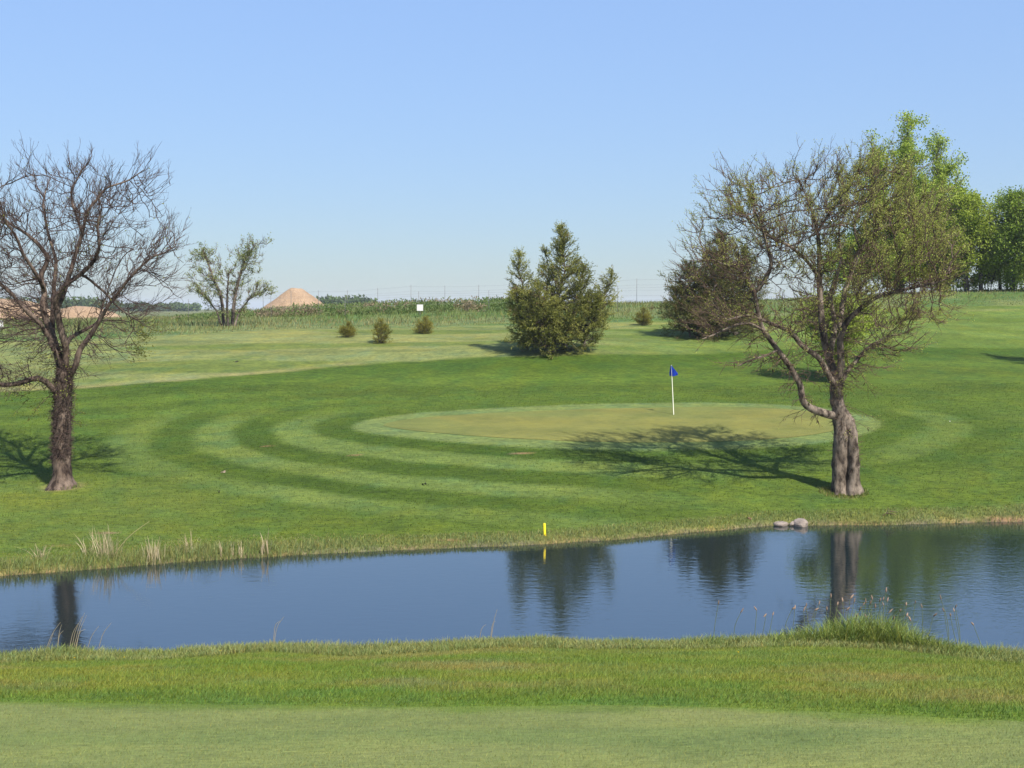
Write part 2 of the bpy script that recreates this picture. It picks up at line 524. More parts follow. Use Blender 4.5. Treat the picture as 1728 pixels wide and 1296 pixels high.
def turf_colour(X, Y):
    X, Y = np.asarray(X, float), np.asarray(Y, float)
    sd = poly_sd(X, Y, GREEN)
    n1, n2, n3 = fbm(X, Y, 6, 11, 3), fbm(X * 0.45, Y, 2.2, 12, 3), fbm(X, Y, 14, 13, 2)
    c = lerp(C_LAWN * 0.92, C_LAWN * 1.15, n1)
    # mowing laps around the putting green: alternate laps lie towards and away from the eye
    wob = (n3 - 0.5) * 1.3 + (fbm(X, Y, 3.0, 15, 2) - 0.5) * 0.7
    lap = sd + wob
    edges = [1.25, 3.1, 4.9, 6.7, 8.3, 9.9, 11.6]
    tone = np.zeros(X.shape)
    for k, e in enumerate(edges):
        tone += (-1) ** k * sstep(e + 0.3, e - 0.3, lap) * 1.0
    tone = np.clip(tone, 0, 1)                       # 1 on the light laps
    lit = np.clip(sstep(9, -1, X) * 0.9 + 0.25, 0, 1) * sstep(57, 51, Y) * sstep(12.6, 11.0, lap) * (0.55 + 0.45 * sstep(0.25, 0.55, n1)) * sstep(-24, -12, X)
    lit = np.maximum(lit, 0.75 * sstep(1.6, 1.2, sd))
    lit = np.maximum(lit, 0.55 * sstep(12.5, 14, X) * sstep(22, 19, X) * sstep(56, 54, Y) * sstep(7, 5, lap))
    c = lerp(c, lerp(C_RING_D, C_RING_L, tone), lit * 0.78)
    # the close-cut collar
    c = lerp(c, np.array([0.120, 0.160, 0.052]), 0.85 * sstep(1.45, 1.15, sd + (n2 - 0.5) * 0.25))
    # straight mowing stripes along the left slope and behind the green
    st = 0.5 + 0.5 * np.sin((Y * 0.93 - X * 0.36 + wob * 1.2) * 2.1)
    m = sstep(-4, -9, X) * sstep(44, 47, Y) * (1 - lit)
    c = lerp(c, c * (0.84 + 0.34 * st)[..., None], m * 0.75)
    st2 = 0.5 + 0.5 * np.sin((Y + X * 0.08 + wob * 3.2) * 1.0)
    c = lerp(c, c * (0.82 + 0.36 * st2)[..., None], sstep(57, 60, Y) * 0.6)
    # the dry upper slope beyond the last lap
    du = Y - up_line(X) + (n1 - 0.5) * 0.8
    left = sstep(16, -6, X)
    c = lerp(c, C_RING_D * 1.15, sstep(-5.5, -1.2, du) * sstep(0.4, -0.2, du) * (0.35 + 0.55 * sstep(-24, -2, X)))
    cu = lerp(C_LAWN * 1.5, C_UPPER, 0.25 + 0.75 * left)
    cu = lerp(cu, cu * 0.80, sstep(0.45, 0.7, n2))
    cu = lerp(cu, C_UPPER * np.array([1.22, 1.1, 1.05]), sstep(0.55, 0.78, fbm(X * 0.3, Y, 3.0, 21, 3)) * 0.7)
    cu = lerp(cu, C_LAWN * 1.1, sstep(0.56, 0.70, fbm(X * 0.18, Y, 2.2, 25, 2)) * 0.6)
    c = lerp(c, cu, sstep(-0.15, 0.3, du))
    straw = sstep(-0.3, 0.2, du) * sstep(1.6, 0.4, du) * sstep(-5, -9, X) * sstep(0.38, 0.62, n2)
    c = lerp(c, C_STRAW * 0.9, straw * 0.35)
    # unmown strip and the land beyond
    dw = Y - weed_line(X)
    cw = lerp(C_WEED, C_WEED * np.array([0.62, 0.82, 0.62]), sstep(0.45, 0.6, n1))
    c = lerp(c, cw, sstep(-0.1, 0.3, dw))
    c = lerp(c, lerp(np.array([0.09, 0.13, 0.045]), np.array([0.16, 0.15, 0.07]), fbm(X, Y * 0.4, 60, 31, 2)), sstep(112, 125, Y))
    # lower lawn between the laps and the water: a bit rough, with bare spots
    low = sstep(44.5, 41.0, Y) * sstep(28, 30, Y)
    c = lerp(c, lerp(C_LAWN * 1.0, C_ROUGH * 0.85, 0.4 * sstep(-6, -12, X) + 0.15), low * (1 - lit) * 0.8)
    c = lerp(c, C_LAWN * np.array([1.18, 1.15, 1.2]), low * sstep(0.55, 0.75, n2) * 0.6 * (1 - lit))
    # near slope
    near = sstep(30, 26, Y)
    cn = lerp(C_ROUGH * 1.02, C_LAWN * 1.7, sstep(0.42, 0.66, n2) * 0.7)
    cn = lerp(cn, np.array([0.205, 0.175, 0.062]), sstep(0.52, 0.74, fbm(X * 0.6, Y, 1.6, 41, 3)) * 0.65)
    dfw = Y - fair_line(X)
    cn = lerp(cn, C_LAWN * 1.55, sstep(2.6, 0.6, dfw) * (0.45 + 0.5 * sstep(0.35, 0.6, fbm(X * 0.5, Y, 2.5, 43, 2))))
    c = lerp(c, cn, near)
    # worn earth at the water's edge
    d = shore(X, Y)
    c = lerp(c, C_BANK, sstep(-1.3, -0.4, d) * 0.75)
    c = lerp(c, C_MUD, sstep(-0.22, 0.0, d))
    for u, v, rx, ry in BARE:
        p = _bare[(u, v)]
        c = lerp(c, np.array([0.22, 0.135, 0.075]), sstep(1.1, 0.35, np.hypot((X - p[0]) / rx, (Y - p[1]) / ry) + (n2 - 0.5) * 1.2) * 0.85)
    for p, r in ROOTS:
        c = lerp(c, C_STRAW * 0.85, sstep(1.0, 0.55, np.hypot(X - p[0], Y - p[1]) / r + (n2 - 0.5) * 0.9) * 0.45)
    # clover and bent patches: blue-green and olive mottling
    h1 = sstep(0.5, 0.75, fbm(X, Y, 0.9, 91, 3))[..., None] * 0.5
    h2 = sstep(0.5, 0.75, fbm(X, Y, 1.4, 95, 3))[..., None] * 0.5
    c = c * (1 + h1 * np.array([-0.28, -0.06, 0.35])) * (1 + h2 * np.array([0.18, 0.04, -0.15]))
    return c

BARE = [(760, 911, 0.55, 0.12), (100, 920, 0.8, 0.14), (640, 922, 0.5, 0.10), (1290, 868, 0.3, 0.1), (1700, 876, 0.8, 0.1), (180, 900, 0.4, 0.12), (880, 765, 0.4, 0.1), (600, 768, 0.3, 0.1), (450, 753, 0.25, 0.1)]
_bare = {(u, v): hit(u, v) for u, v, _, _ in BARE}
TREE_L = hit(105, 822)
TREE_R = hit(1424, 831)
ROOTS = [(TREE_L, 0.85), (TREE_R, 0.95)]

def spaced(a, b, dense0, dense1, fine, far):
    """coordinates: fine spacing between dense0 and dense1, growing outwards to a and b"""
    mid = list(np.arange(dense0, dense1 + 1e-6, fine))
    lo, hi, s = [], [], fine
    x = dense0
    while x > a:
        s *= far
        x -= s
        lo.append(max(x, a))
    s, x = fine, dense1
    while x < b:
        s *= far
        x += s
        hi.append(min(x, b))
    return np.array(lo[::-1] + mid + hi)

gx = spaced(-4000, 4000, -24, 30, 0.24, 1.16)
gy = np.concatenate([spaced(-3000, 8, 7.9, 8, 0.1, 1.3)[:-1], np.arange(8, 26, 0.14), np.arange(26, 62, 0.22), np.arange(62, 112, 0.4), spaced(112, 5000, 112, 113, 0.5, 1.16)[1:]])
gy = np.unique(np.round(gy, 4))
GX, GY = np.meshgrid(gx, gy)
GZ = height(GX, GY)
GC = turf_colour(GX, GY)
ii = np.arange(GX.size).reshape(GX.shape)
quads = np.stack([ii[:-1, :-1], ii[:-1, 1:], ii[1:, 1:], ii[1:, :-1]], -1).reshape(-1, 4)
ground = link('ground', mesh_np('ground', np.stack([GX, GY, GZ], -1).reshape(-1, 3), [quads], GC.reshape(-1, 3), True), M_GROUND)
ground['kind'] = 'structure'

def sheet(name, inside, box, step, lift, colour, mat):
    xs, ys = np.arange(box[0], box[1], step), np.arange(box[2], box[3], step)
    X, Y = np.meshgrid(xs, ys)
    sdv = inside(X, Y)
    # snap the rim on to the outline
    gx_ = (inside(X + 0.02, Y) - inside(X - 0.02, Y)) / 0.04
    gy_ = (inside(X, Y + 0.02) - inside(X, Y - 0.02)) / 0.04
    snap = (sdv > 0) & (sdv < step * 1.45)
    X2 = np.where(snap, X - gx_ * sdv, X)
    Y2 = np.where(snap, Y - gy_ * sdv, Y)
    keep = sdv < step * 1.45
    idx = np.arange(X.size).reshape(X.shape)
    q = np.stack([idx[:-1, :-1], idx[:-1, 1:], idx[1:, 1:], idx[1:, :-1]], -1).reshape(-1, 4)
    k = keep.ravel()
    q = q[k[q].all(1) & ((sdv.ravel()[q] < 0).any(1))]
    used = np.unique(q)
    re = np.full(X.size, -1)
    re[used] = np.arange(len(used))
    x, y = X2.ravel()[used], Y2.ravel()[used]
    V = np.stack([x, y, height(x, y) + lift], 1)
    o = link(name, mesh_np(name, V, [re[q]], colour(x, y), True), mat)
    o['kind'] = 'structure'
    return o

def green_colour(x, y):
    st = 0.5 + 0.5 * np.sin((y * 1.0 + x * 0.12) * 2.6)
    c = C_GREEN * (0.93 + 0.11 * st + 0.16 * (fbm(x * 0.3, y, 3, 51, 2) - 0.5))[:, None]
    return lerp(c, np.array([0.11, 0.14, 0.042]), 0.45 * sstep(0.55, 0.75, fbm(x * 0.4, y, 2.5, 52, 2)))

def fair_colour(x, y):
    n = fbm(x * 0.35, y, 1.6, 61, 3)
    c = lerp(C_FAIRWAY, C_FAIRWAY * np.array([0.84, 0.92, 0.9]), sstep(0.45, 0.7, n))
    c = lerp(c, np.array([0.185, 0.205, 0.075]), 0.6 * sstep(0.5, 0.75, fbm(x, y, 2.2, 62, 2)))
    return lerp(c, C_LAWN * 1.6, 0.75 * sstep(0.75, 0.0, fair_line(x) - y + (fbm(x, y, 0.5, 63, 2) - 0.5) * 0.9))

gb = GREEN.min(0) - 1, GREEN.max(0) + 1
sheet('putting_green', lambda x, y: poly_sd(x, y, GREEN), (gb[0][0], gb[1][0], gb[0][1], gb[1][1]), 0.2, 0.012, green_colour, M_GREEN)
M_FAIR = ground_mat('fairway_turf', fine=(14.0, 70.0), amount=0.3)
sheet('fairway', lambda x, y: y - fair_line(x), (-12, 12, -4, 16), 0.15, 0.012, fair_colour, M_FAIR)

# ------------------------------------------------------------------ the pond
def water_mat():
    m, nt, p = new_mat('pond_water')
    p.inputs['Base Color'].default_value = (0.008, 0.017, 0.020, 1)
    p.inputs['Roughness'].default_value = 0.02
    p.inputs['IOR'].default_value = 2.7
    p.inputs['Specular IOR Level'].default_value = 0.5
    n1 = noise(nt, 1.0, 2, 0.5, mapping=(2.2, 4.2, 1))
    n2 = noise(nt, 1.0, 2, 0.5, mapping=(6.0, 14.0, 1))
    n3 = noise(nt, 0.12, 2, 0.5)
    calm = ramp(nt, n3.outputs['Fac'], [(0.38, (0.25,) * 3), (0.62, (1.0,) * 3)])
    h1 = mix(nt, n2.outputs['Fac'], calm.outputs['Color'], 1.0, 'MULTIPLY')
    b = bump(nt, n1.outputs['Fac'], 0.08, 0.035)
    b = bump(nt, h1, 0.22, 0.012, b)
    nt.links.new(b, p.inputs['Normal'])
    return m

wx, wy = np.arange(-45, 66, 3.0), np.arange(21, 43, 2.0)
WX, WY = np.meshgrid(wx, wy)
ii = np.arange(WX.size).reshape(WX.shape)
q = np.stack([ii[:-1, :-1], ii[:-1, 1:], ii[1:, 1:], ii[1:, :-1]], -1).reshape(-1, 4)
inpond = (shore(WX, WY) > -3.0).ravel()
q = q[inpond[q].any(1)]
water = link('pond_water', mesh_np('pond_water', np.stack([WX, WY, WX * 0], -1).reshape(-1, 3), [q], None, True), water_mat())
water['kind'] = 'structure'

# ------------------------------------------------------------------ trees
def colonize(nodes, parents, attr, step, infl, kill, rng, iters=140, jitter=0.35, lift=0.05, maxn=9000):
    """grow branches from the given skeleton towards points spread through the crown"""
    pos = [np.array(p, float) for p in nodes]
    par = list(parents)
    attr = np.array(attr)
    P = np.array(pos)
    D = np.full(len(attr), 1e9)
    J = np.zeros(len(attr), int)
    for i in range(0, len(P), 64):
        d = np.linalg.norm(attr[:, None] - P[None, i:i + 64], axis=2)
        k = d.argmin(1)
        m = d[np.arange(len(attr)), k]
        w = m < D
        D[w], J[w] = m[w], k[w] + i
    kids = {}
    for it in range(iters):
        keep = D > kill
        attr, D, J = attr[keep], D[keep], J[keep]
        if not len(attr) or len(pos) > maxn:
            break
        act = np.where(D < infl)[0]
        if not len(act):
            infl *= 1.5
            if infl > 40:
                break
            continue
        P = np.array(pos)
        js = J[act]
        dirs = norm(attr[act] - P[js])
        un, inv = np.unique(js, return_inverse=True)
        acc = np.zeros((len(un), 3))
        np.add.at(acc, inv, dirs)
        acc = norm(norm(acc) + rng.normal(size=acc.shape) * jitter + np.array([0, 0, lift]))
        new = P[un] + acc * step
        ok = np.array([kids.get(int(j), 0) < 3 for j in un])
        if not ok.any():
            # stuck nodes: drop the points that pull on them
            D[act] = -1
            continue
        stuck = set(un[~ok].tolist())
        if stuck:
            D[np.isin(J, list(stuck)) & (D < infl)] = -1
        un, new = un[ok], new[ok]
        base = len(pos)
        for j, p in zip(un, new):
            kids[int(j)] = kids.get(int(j), 0) + 1
            pos.append(p)
            par.append(int(j))
        d = np.linalg.norm(attr[:, None] - new[None], axis=2)
        k = d.argmin(1)
        m = d[np.arange(len(attr)), k]
        w = m < D
        D[w], J[w] = m[w], k[w] + base
    return np.array(pos), np.array(par)

def pipe_radii(pos, par, tip, expo, given):
    n = len(pos)
    acc = np.zeros(n)
    r = np.zeros(n)
    for i in range(n - 1, -1, -1):
        r[i] = max(acc[i] ** (1 / expo) if acc[i] > 0 else tip, tip)
        if i in given:
            r[i] = given[i]
        if par[i] >= 0:
            acc[par[i]] += min(r[i], 0.12) ** expo
    return r

def chains(pos, par, r):
    n = len(pos)
    ch = [[] for _ in range(n)]
    for i in range(n):
        if par[i] >= 0:
            ch[par[i]].append(i)
    out, stack = [], [(i, -1) for i in range(n) if par[i] < 0]
    while stack:
        i, p = stack.pop()
        c = [p] if p >= 0 else []
        while True:
            c.append(i)
            if not ch[i]:
                break
            ks = sorted(ch[i], key=lambda k: -r[k])
            for k in ks[1:]:
                stack.append((k, i))
            i = ks[0]
        if len(c) > 1:
            out.append(c)
    return out

def skin(chs, pos, r, sides, start_scale=1.0):
    """tubes over chains of node numbers, grouped by length"""
    by = {}
    for c in chs:
        by.setdefault(len(c), []).append(c)
    parts = []
    for k, cs in by.items():
        A = np.array(cs)
        R = r[A].copy()
        R[:, 0] = np.minimum(R[:, 0], R[:, 1] * 1.15) * start_scale
        R[:, -1] *= 0.6
        parts.append(tubes(pos[A], R, sides))
    return parts

def twigs(S, D, L, K, rng, wander=0.35, lift=0.08, r0=0.008, r1=0.003):
    P = [S]
    d = norm(D)
    for k in range(K - 1):
        d = norm(d + rng.normal(size=d.shape) * wander + np.array([0, 0, lift]))
        P.append(P[-1] + d * (L / (K - 1))[:, None])
    P = np.stack(P, 1)
    R = np.linspace(r0, r1, K)[None, :] * np.ones((len(S), 1))
    return P, R

def blob_points(blobs, n, rng, hollow=0.0):
    """points through ellipsoids (centre, radii); hollow pushes them to the outside"""
    w = np.array([b[1][0] * b[1][1] * b[1][2] for b in blobs])
    cnt = np.maximum((w / w.sum() * n).astype(int), 5)
    out = []
    for (c, rad), m in zip(blobs, cnt):
        d = norm(rng.normal(size=(m, 3)))
        t = rng.random(m) ** (1 / 3)
        t = hollow + (1 - hollow) * t
        out.append(np.array(c) + d * t[:, None] * np.array(rad))
    return np.concatenate(out)

def px_blob(u, v, Y, ru, rv, ry):
    s = Y / FPX
    return (at(u, v, Y), (ru * s, ry, rv * s))

def limb_nodes(limbs, base, thin=1.0):
    """limbs: list of dicts px=[(u,v)], Y, dy (depth drift), r=(r0,r1); returns nodes, parents, given radii, and the limb of each node"""
    nodes, par, given, owner = [], [], {}, []
    for li, L in enumerate(limbs):
        px = L['px']
        Y0, dy = L['Y'], L.get('dy', 0)
        pts = []
        for k, (u, v) in enumerate(px):
            t = k / max(1, len(px) - 1)
            pts.append(at(u, v, Y0 + dy * t))
        pts = np.array(pts)
        # resample
        seg = np.linalg.norm(np.diff(pts, axis=0), axis=1)
        s = np.concatenate([[0], np.cumsum(seg)])
        m = max(3, int(s[-1] / 0.16) + 1)
        q = np.stack([np.interp(np.linspace(0, s[-1], m), s, pts[:, j]) for j in range(3)], 1)
        for _ in range(1):
            q[1:-1] = q[1:-1] * 0.5 + (q[:-2] + q[2:]) * 0.25
        if L.get('from') is None:
            p = -1
        else:
            A = np.array(nodes)
            cand = [i for i in range(len(nodes)) if owner[i] in L['from']]
            p = cand[int(np.argmin(np.linalg.norm(A[cand] - q[0], axis=1)))]
            d0 = A[p] - q[0]
            fall = np.exp(-np.arange(m) * 0.55)[:, None]
            q = q + d0 * fall
            q = q[1:]
        mm = len(q)
        for k in range(mm):
            nodes.append(q[k])
            par.append(p)
            p = len(nodes) - 1
            t = k / max(1, mm - 1)
            given[p] = np.interp(t, np.linspace(0, 1, len(L['r'])), L['r']) * (thin if L.get('from') else 1.0)
            owner.append(li)
    return nodes, par, given, owner

def owner_of(par, owner):
    out = list(owner)
    for i in range(len(owner), len(par)):
        out.append(out[par[i]])
    return np.array(out)

def rough_trunk(V, rng, amp, sc=0.30):
    """lumps on a trunk tube"""
    V = V.copy()
    n = fbm(V[:, 0] * 2 + V[:, 1], V[:, 2], sc, 71, 2) - 0.5
    n2 = fbm(V[:, 1] * 2 - V[:, 0], V[:, 2], sc, 72, 2) - 0.5
    V[:, 0] += n * amp
    V[:, 1] += n2 * amp
    # buttress roots
    b0 = V[:, 2].min()
    c0 = V[V[:, 2] < b0 + 0.3].mean(0)
    a_ = np.arctan2(V[:, 1] - c0[1], V[:, 0] - c0[0])
    fl = np.clip(1 - (V[:, 2] - b0) / 0.55, 0, 1) ** 2 * (0.15 + 0.36 * np.clip(np.sin(a_ * 3 + 1.3) * 0.6 + np.sin(a_ * 5) * 0.4, 0, 1))
    V[:, :2] += (V[:, :2] - c0[:2]) * fl[:, None] * (amp > 0.01)
    return V

def build_tree(name, label, cat, seed, limbs, blobs, n_attr, mats, leaf=None, step=0.3, infl=2.4, kill=0.5, jitter=0.35, lift=0.05,
               twig=(2, 0.35, 0.8), twig_r=(0.009, 0.004), tip=0.011, expo=2.3, group=None, sides=(20, 7, 4), hollow=0.25, trunk_ids=(0,),
               thorns=0, pods=0, kids=(4, 1), low_twig=1.9, limb_scale=1.0, heart_drop=2.0, wander=0.12, tlift=0.15, rough=0.13, split_limbs=True):
    rng = np.random.default_rng(seed)
    nodes, par, given, owner = limb_nodes(limbs, None, limb_scale)
    attr = blob_points(blobs, n_attr, rng, hollow)
    pos, parr = colonize(nodes, par, attr, step, infl, kill, rng, jitter=jitter, lift=lift)
    r = pipe_radii(pos, parr, tip, expo, given)
    own = owner_of(parr, owner)
    base = pos[0]
    t = thing(name, label, cat, tuple(base), group)
    chs = chains(pos, parr, r)
    # trunk and limbs take the chains that begin in their own nodes
    groups = {}
    for c in chs:
        head = c[1]
        groups.setdefault(int(own[head]), []).append(c)
    tparts, small = [], []
    nl = len(owner)
    for li in range(len(limbs)):
        cs = groups.get(li, [])
        big = [c for c in cs if c[1] < nl]
        rest = [c for c in cs if c[1] >= nl]
        thick = [c for c in rest if r[c[1]] > 0.022]
        small += [c for c in rest if r[c[1]] <= 0.022]
        parts = skin(big, pos, r, sides[0]) if big else []
        if li in trunk_ids:
            parts = [(rough_trunk(p[0], rng, rough), p[1]) for p in parts]
        parts += skin(thick, pos, r, sides[1]) if thick else []
        if not parts:
            continue
        if li in trunk_ids or not split_limbs:
            tparts += parts
            if li == max(trunk_ids) and split_limbs:
                child('trunk', mesh_np('trunk', *join(tparts), smooth=True), mats[0], t)
                tparts = []
        else:
            child('limb', mesh_np('limb', *join(parts), smooth=True), mats[0], t)
    if tparts:
        child('trunk', mesh_np('trunk', *join(tparts), smooth=True), mats[0], t)
    # three finer orders of branching, each reaching outwards and up from the crown's heart
    fine = skin(small, pos, r, sides[2])
    heart = np.mean([np.array(b_[0]) for b_ in blobs], 0) - np.array([0, 0, heart_drop])
    on_trunk = np.isin(own, trunk_ids) & (np.arange(len(pos)) < nl) & (len(trunk_ids) < len(limbs))
    hgt = pos[:, 2] - base[2]
    prob = np.where(r < 0.075, 1.0, np.where(r < 0.12, 0.75, 0.5)) * np.where(on_trunk, np.where(hgt > low_twig, 0.8, 0.0), 1.0) * (hgt > 0.8)
    thin = np.where(rng.random(len(pos)) < prob)[0]
    thin = thin[parr[thin] >= 0]
    rep = np.repeat(np.arange(len(thin)), twig[0])
    pdn = norm(pos[thin] - pos[parr[thin]])
    # sprouts leave the bark of thick wood sideways
    S = pos[thin][rep] - pdn[rep] * (rng.random(len(rep)) * step)[:, None]
    def offshoot(S, T, L, K, fork, out_w, up_w, wander_, r0, r1):
        m = len(S)
        perp = rng.normal(size=(m, 3))
        perp = norm(perp - T * np.sum(perp * T, 1, keepdims=True))
        out = norm(S - heart)
        d = norm(T * np.cos(fork) + perp * np.sin(fork) * (0.7 + 0.5 * rng.random((m, 1))) + out * out_w + np.array([0, 0, up_w]))
        P = [S]
        for _ in range(K - 1):
            d = norm(d + rng.normal(size=d.shape) * wander_ + out * out_w * 0.25 + np.array([0, 0, up_w * 0.3]))
            P.append(P[-1] + d * (L / (K - 1))[:, None])
        return np.stack(P, 1), np.linspace(1, 0, K)[None, :] * (r0 - r1) + r1 * np.ones((m, 1))
    LA = (twig[1] + rng.random(len(rep)) ** 1.4 * (twig[2] - twig[1])) * np.where(on_trunk[thin][rep], 1.25, 1.0)
    PA, RA = offshoot(S, pdn[rep], LA, 7, np.where(r[thin][rep] > 0.075, 1.25, 0.75)[:, None], 0.45, tlift, wander, twig_r[0] * 1.5, twig_r[1])
    fine.append(tubes(PA, RA, 3))
    pts, pdir = [PA[:, 2:].reshape(-1, 3)], [np.repeat(norm(PA[:, -1] - PA[:, 0]), 5, 0)]
    k = np.repeat(np.arange(len(PA)), kids[0])
    q_ = rng.integers(1, 6, len(k))
    PB, RB = offshoot(PA[k, q_], norm(PA[k, q_ + 1] - PA[k, q_]), LA[k] * (0.25 + 0.4 * rng.random(len(k))), 5, 0.8, 0.3, tlift, wander * 1.2, twig_r[0] * 0.9, twig_r[1] * 0.8)
    fine.append(tubes(PB, RB, 3))
    pts.append(PB[:, 1:].reshape(-1, 3))
    pdir.append(np.repeat(norm(PB[:, -1] - PB[:, 0]), 4, 0))
    if kids[1]:
        k = np.repeat(np.arange(len(PB)), kids[1])
        q_ = rng.integers(1, 4, len(k))
        PC, RC = offshoot(PB[k, q_], norm(PB[k, q_ + 1] - PB[k, q_]), 0.10 + 0.22 * rng.random(len(k)), 3, 0.9, 0.2, tlift, wander, twig_r[1], twig_r[1] * 0.7)
        fine.append(tubes(PC, RC, 3))
        pts.append(PC[:, 1:].reshape(-1, 3))
        pdir.append(np.repeat(norm(PC[:, -1] - PC[:, 0]), 2, 0))
    child('twigs', mesh_np('twigs', *join([(a, b) for a, b in fine])), mats[1], t, 'stuff')
    pts, pdir = np.concatenate(pts), np.concatenate(pdir)
    if leaf:
        n, size, cols, keep = leaf['n'], leaf['size'], np.array(leaf['cols']), leaf.get('keep')
        w = np.ones(len(pts)) if keep is None else keep(pts)
        # leaves come in sprays: some twigs carry many, others none
        w = w * (leaf.get('even', 0.15) + 1.7 * sstep(0.4, 0.62, fbm(pts[:, 0] + pts[:, 1] * 0.7, pts[:, 2] + pts[:, 1] * 0.5, leaf.get('clump', 0.9), seed, 2)))
        k = rng.choice(len(pts), n, p=w / w.sum())
        c = pts[k] + rng.normal(size=(n, 3)) * leaf.get('spread', 0.05)
        d = norm(pdir[k] * 0.5 + rng.normal(size=(n, 3)) * 0.8 + np.array([0, 0, leaf.get('droop', 0.1)]))
        sz = size[0] + rng.random(n) * (size[1] - size[0])
        V, F = leaf_quads(c, d, sz, sz * leaf.get('aspect', 0.55), rng)
        mixv = np.clip(0.5 + 0.9 * (fbm(c[:, 0] + c[:, 1], c[:, 2], 1.1, seed + 5, 2) - 0.5) + rng.normal(size=n) * 0.28, 0, 1)
        colr = lerp(cols[0], cols[1], mixv) * (0.8 + 0.4 * rng.random(n))[:, None]
        child('leaves', mesh_np('leaves', V, F, np.repeat(colr, 4, 0)), M_LEAF, t, 'stuff')
    if thorns:
        # branched thorns crowd the trunk and the undersides of the limbs
        cand = np.array([i for i in range(nl) if given[i] > 0.07 and pos[i][2] - base[2] > 1.0])
        wt = np.array([given[i] ** 2 * (0.25 if pos[i][2] - base[2] > 4.2 else 1.0) for i in cand])
        k = rng.choice(cand, thorns, p=wt / wt.sum())
        d = norm(rng.normal(size=(thorns, 3)) * np.array([1, 1, 0.6]))
        S = pos[k] + d * (r[k] * 0.9)[:, None] + rng.normal(size=(thorns, 3)) * np.array([0.03, 0.03, 0.12])
        P, R = twigs(S, d, 0.08 + rng.random(thorns) * 0.16, 3, rng, 0.6, 0.0, 0.011, 0.004)
        child('thorns', mesh_np('thorns', *tubes(P, R, 3)), mats[1], t, 'stuff')
    if pods:
        k = rng.choice(len(pts), pods)
        V, F = leaf_quads(pts[k], np.array([0, 0, -1.0]) + rng.normal(size=(pods, 3)) * 0.35, 0.14 + rng.random(pods) * 0.12, 0.035, rng)
        child('seed_pods', mesh_np('seed_pods', V, F, np.tile(np.array([0.06, 0.03, 0.025]), (pods * 4, 1))), M_STRAW, t, 'stuff')
    return t, pos, r

YL, YR = TREE_L[1], TREE_R[1]
limbs_l = [
    dict(px=[(105, 826), (105, 800), (103, 765), (104, 720), (106, 680), (108, 645), (109, 622)], Y=YL, r=(0.47, 0.34, 0.30, 0.285, 0.275, 0.27, 0.265, 0.26, 0.265, 0.27, 0.20)),
    dict(px=[(104, 672), (88, 655), (74, 641), (60, 637), (30, 648), (0, 650), (-30, 640), (-60, 612)], Y=YL, dy=-1.6, r=(0.14, 0.12, 0.09, 0.05), **{'from': [0]}),
    dict(px=[(107, 640), (97, 600), (84, 558), (74, 528), (71, 510), (77, 497), (67, 467), (83, 436), (64, 411), (42, 392), (17, 378), (-12, 350)], Y=YL, dy=0.9, r=(0.17, 0.16, 0.14, 0.12, 0.09, 0.06, 0.03), **{'from': [0]}),
    dict(px=[(109, 630), (112, 590), (100, 545), (93, 505), (111, 480), (139, 461), (160, 440), (168, 418), (164, 380), (172, 350)], Y=YL, dy=-1.4, r=(0.16, 0.15, 0.12, 0.09, 0.06, 0.03), **{'from': [0]}),
    dict(px=[(102, 520), (110, 490), (117, 464), (128, 428), (139, 394), (147, 355), (167, 333), (178, 317), (217, 305), (245, 285)], Y=YL, dy=0.5, r=(0.11, 0.10, 0.08, 0.06, 0.04, 0.02), **{'from': [3]}),
    dict(px=[(80, 489), (61, 461), (39, 430), (28, 400), (8, 372), (-5, 320)], Y=YL, dy=-1.8, r=(0.08, 0.07, 0.05, 0.02), **{'from': [2]}),
    dict(px=[(109, 645), (128, 618), (134, 590), (153, 566), (170, 537), (186, 510), (200, 494), (219, 469), (244, 444), (257, 432), (276, 428), (296, 416)], Y=YL, dy=-0.6, r=(0.14, 0.13, 0.10, 0.075, 0.06, 0.045, 0.02), **{'from': [0]}),
    dict(px=[(106, 625), (95, 600), (80, 565), (64, 542), (42, 522), (17, 494), (0, 478), (-30, 470), (-70, 440)], Y=YL, dy=-2.2, r=(0.13, 0.11, 0.09, 0.07, 0.03), **{'from': [0]}),
    dict(px=[(139, 394), (130, 367), (122, 344), (119, 319), (133, 300), (136, 288), (150, 276), (155, 262)], Y=YL, dy=0.6, r=(0.06, 0.05, 0.035, 0.015), **{'from': [4]}),
    dict(px=[(153, 462), (161, 478), (178, 494), (194, 514), (214, 530), (242, 546)], Y=YL, dy=-1.5, r=(0.06, 0.05, 0.035, 0.015), **{'from': [3]}),
    dict(px=[(109, 600), (114, 573), (133, 562), (165, 545), (175, 510)], Y=YL, dy=2.2, r=(0.11, 0.09, 0.06, 0.03), **{'from': [0, 3]}),
    dict(px=[(103, 610), (88, 560), (90, 500), (95, 440), (80, 390), (72, 340), (84, 300)], Y=YL, dy=2.6, r=(0.13, 0.11, 0.08, 0.05, 0.02), **{'from': [0]}),
]
blobs_l = [px_blob(70, 415, YL, 160, 140, 3.9), px_blob(-30, 460, YL, 130, 140, 3.6), px_blob(190, 400, YL, 95, 105, 3.0), px_blob(240, 460, YL, 70, 75, 2.0),
           px_blob(20, 600, YL - 1, 90, 60, 2.4), px_blob(110, 325, YL, 85, 55, 2.4), px_blob(170, 560, YL, 80, 60, 2.2), px_blob(205, 335, YL, 45, 36, 1.6)]
low_leaf = lambda p: sstep(6.0, 3.2, p[:, 2]) + 0.9 * sstep(-13.5, -12.2, p[:, 0]) * sstep(6.8, 5.8, p[:, 2]) + 0.02
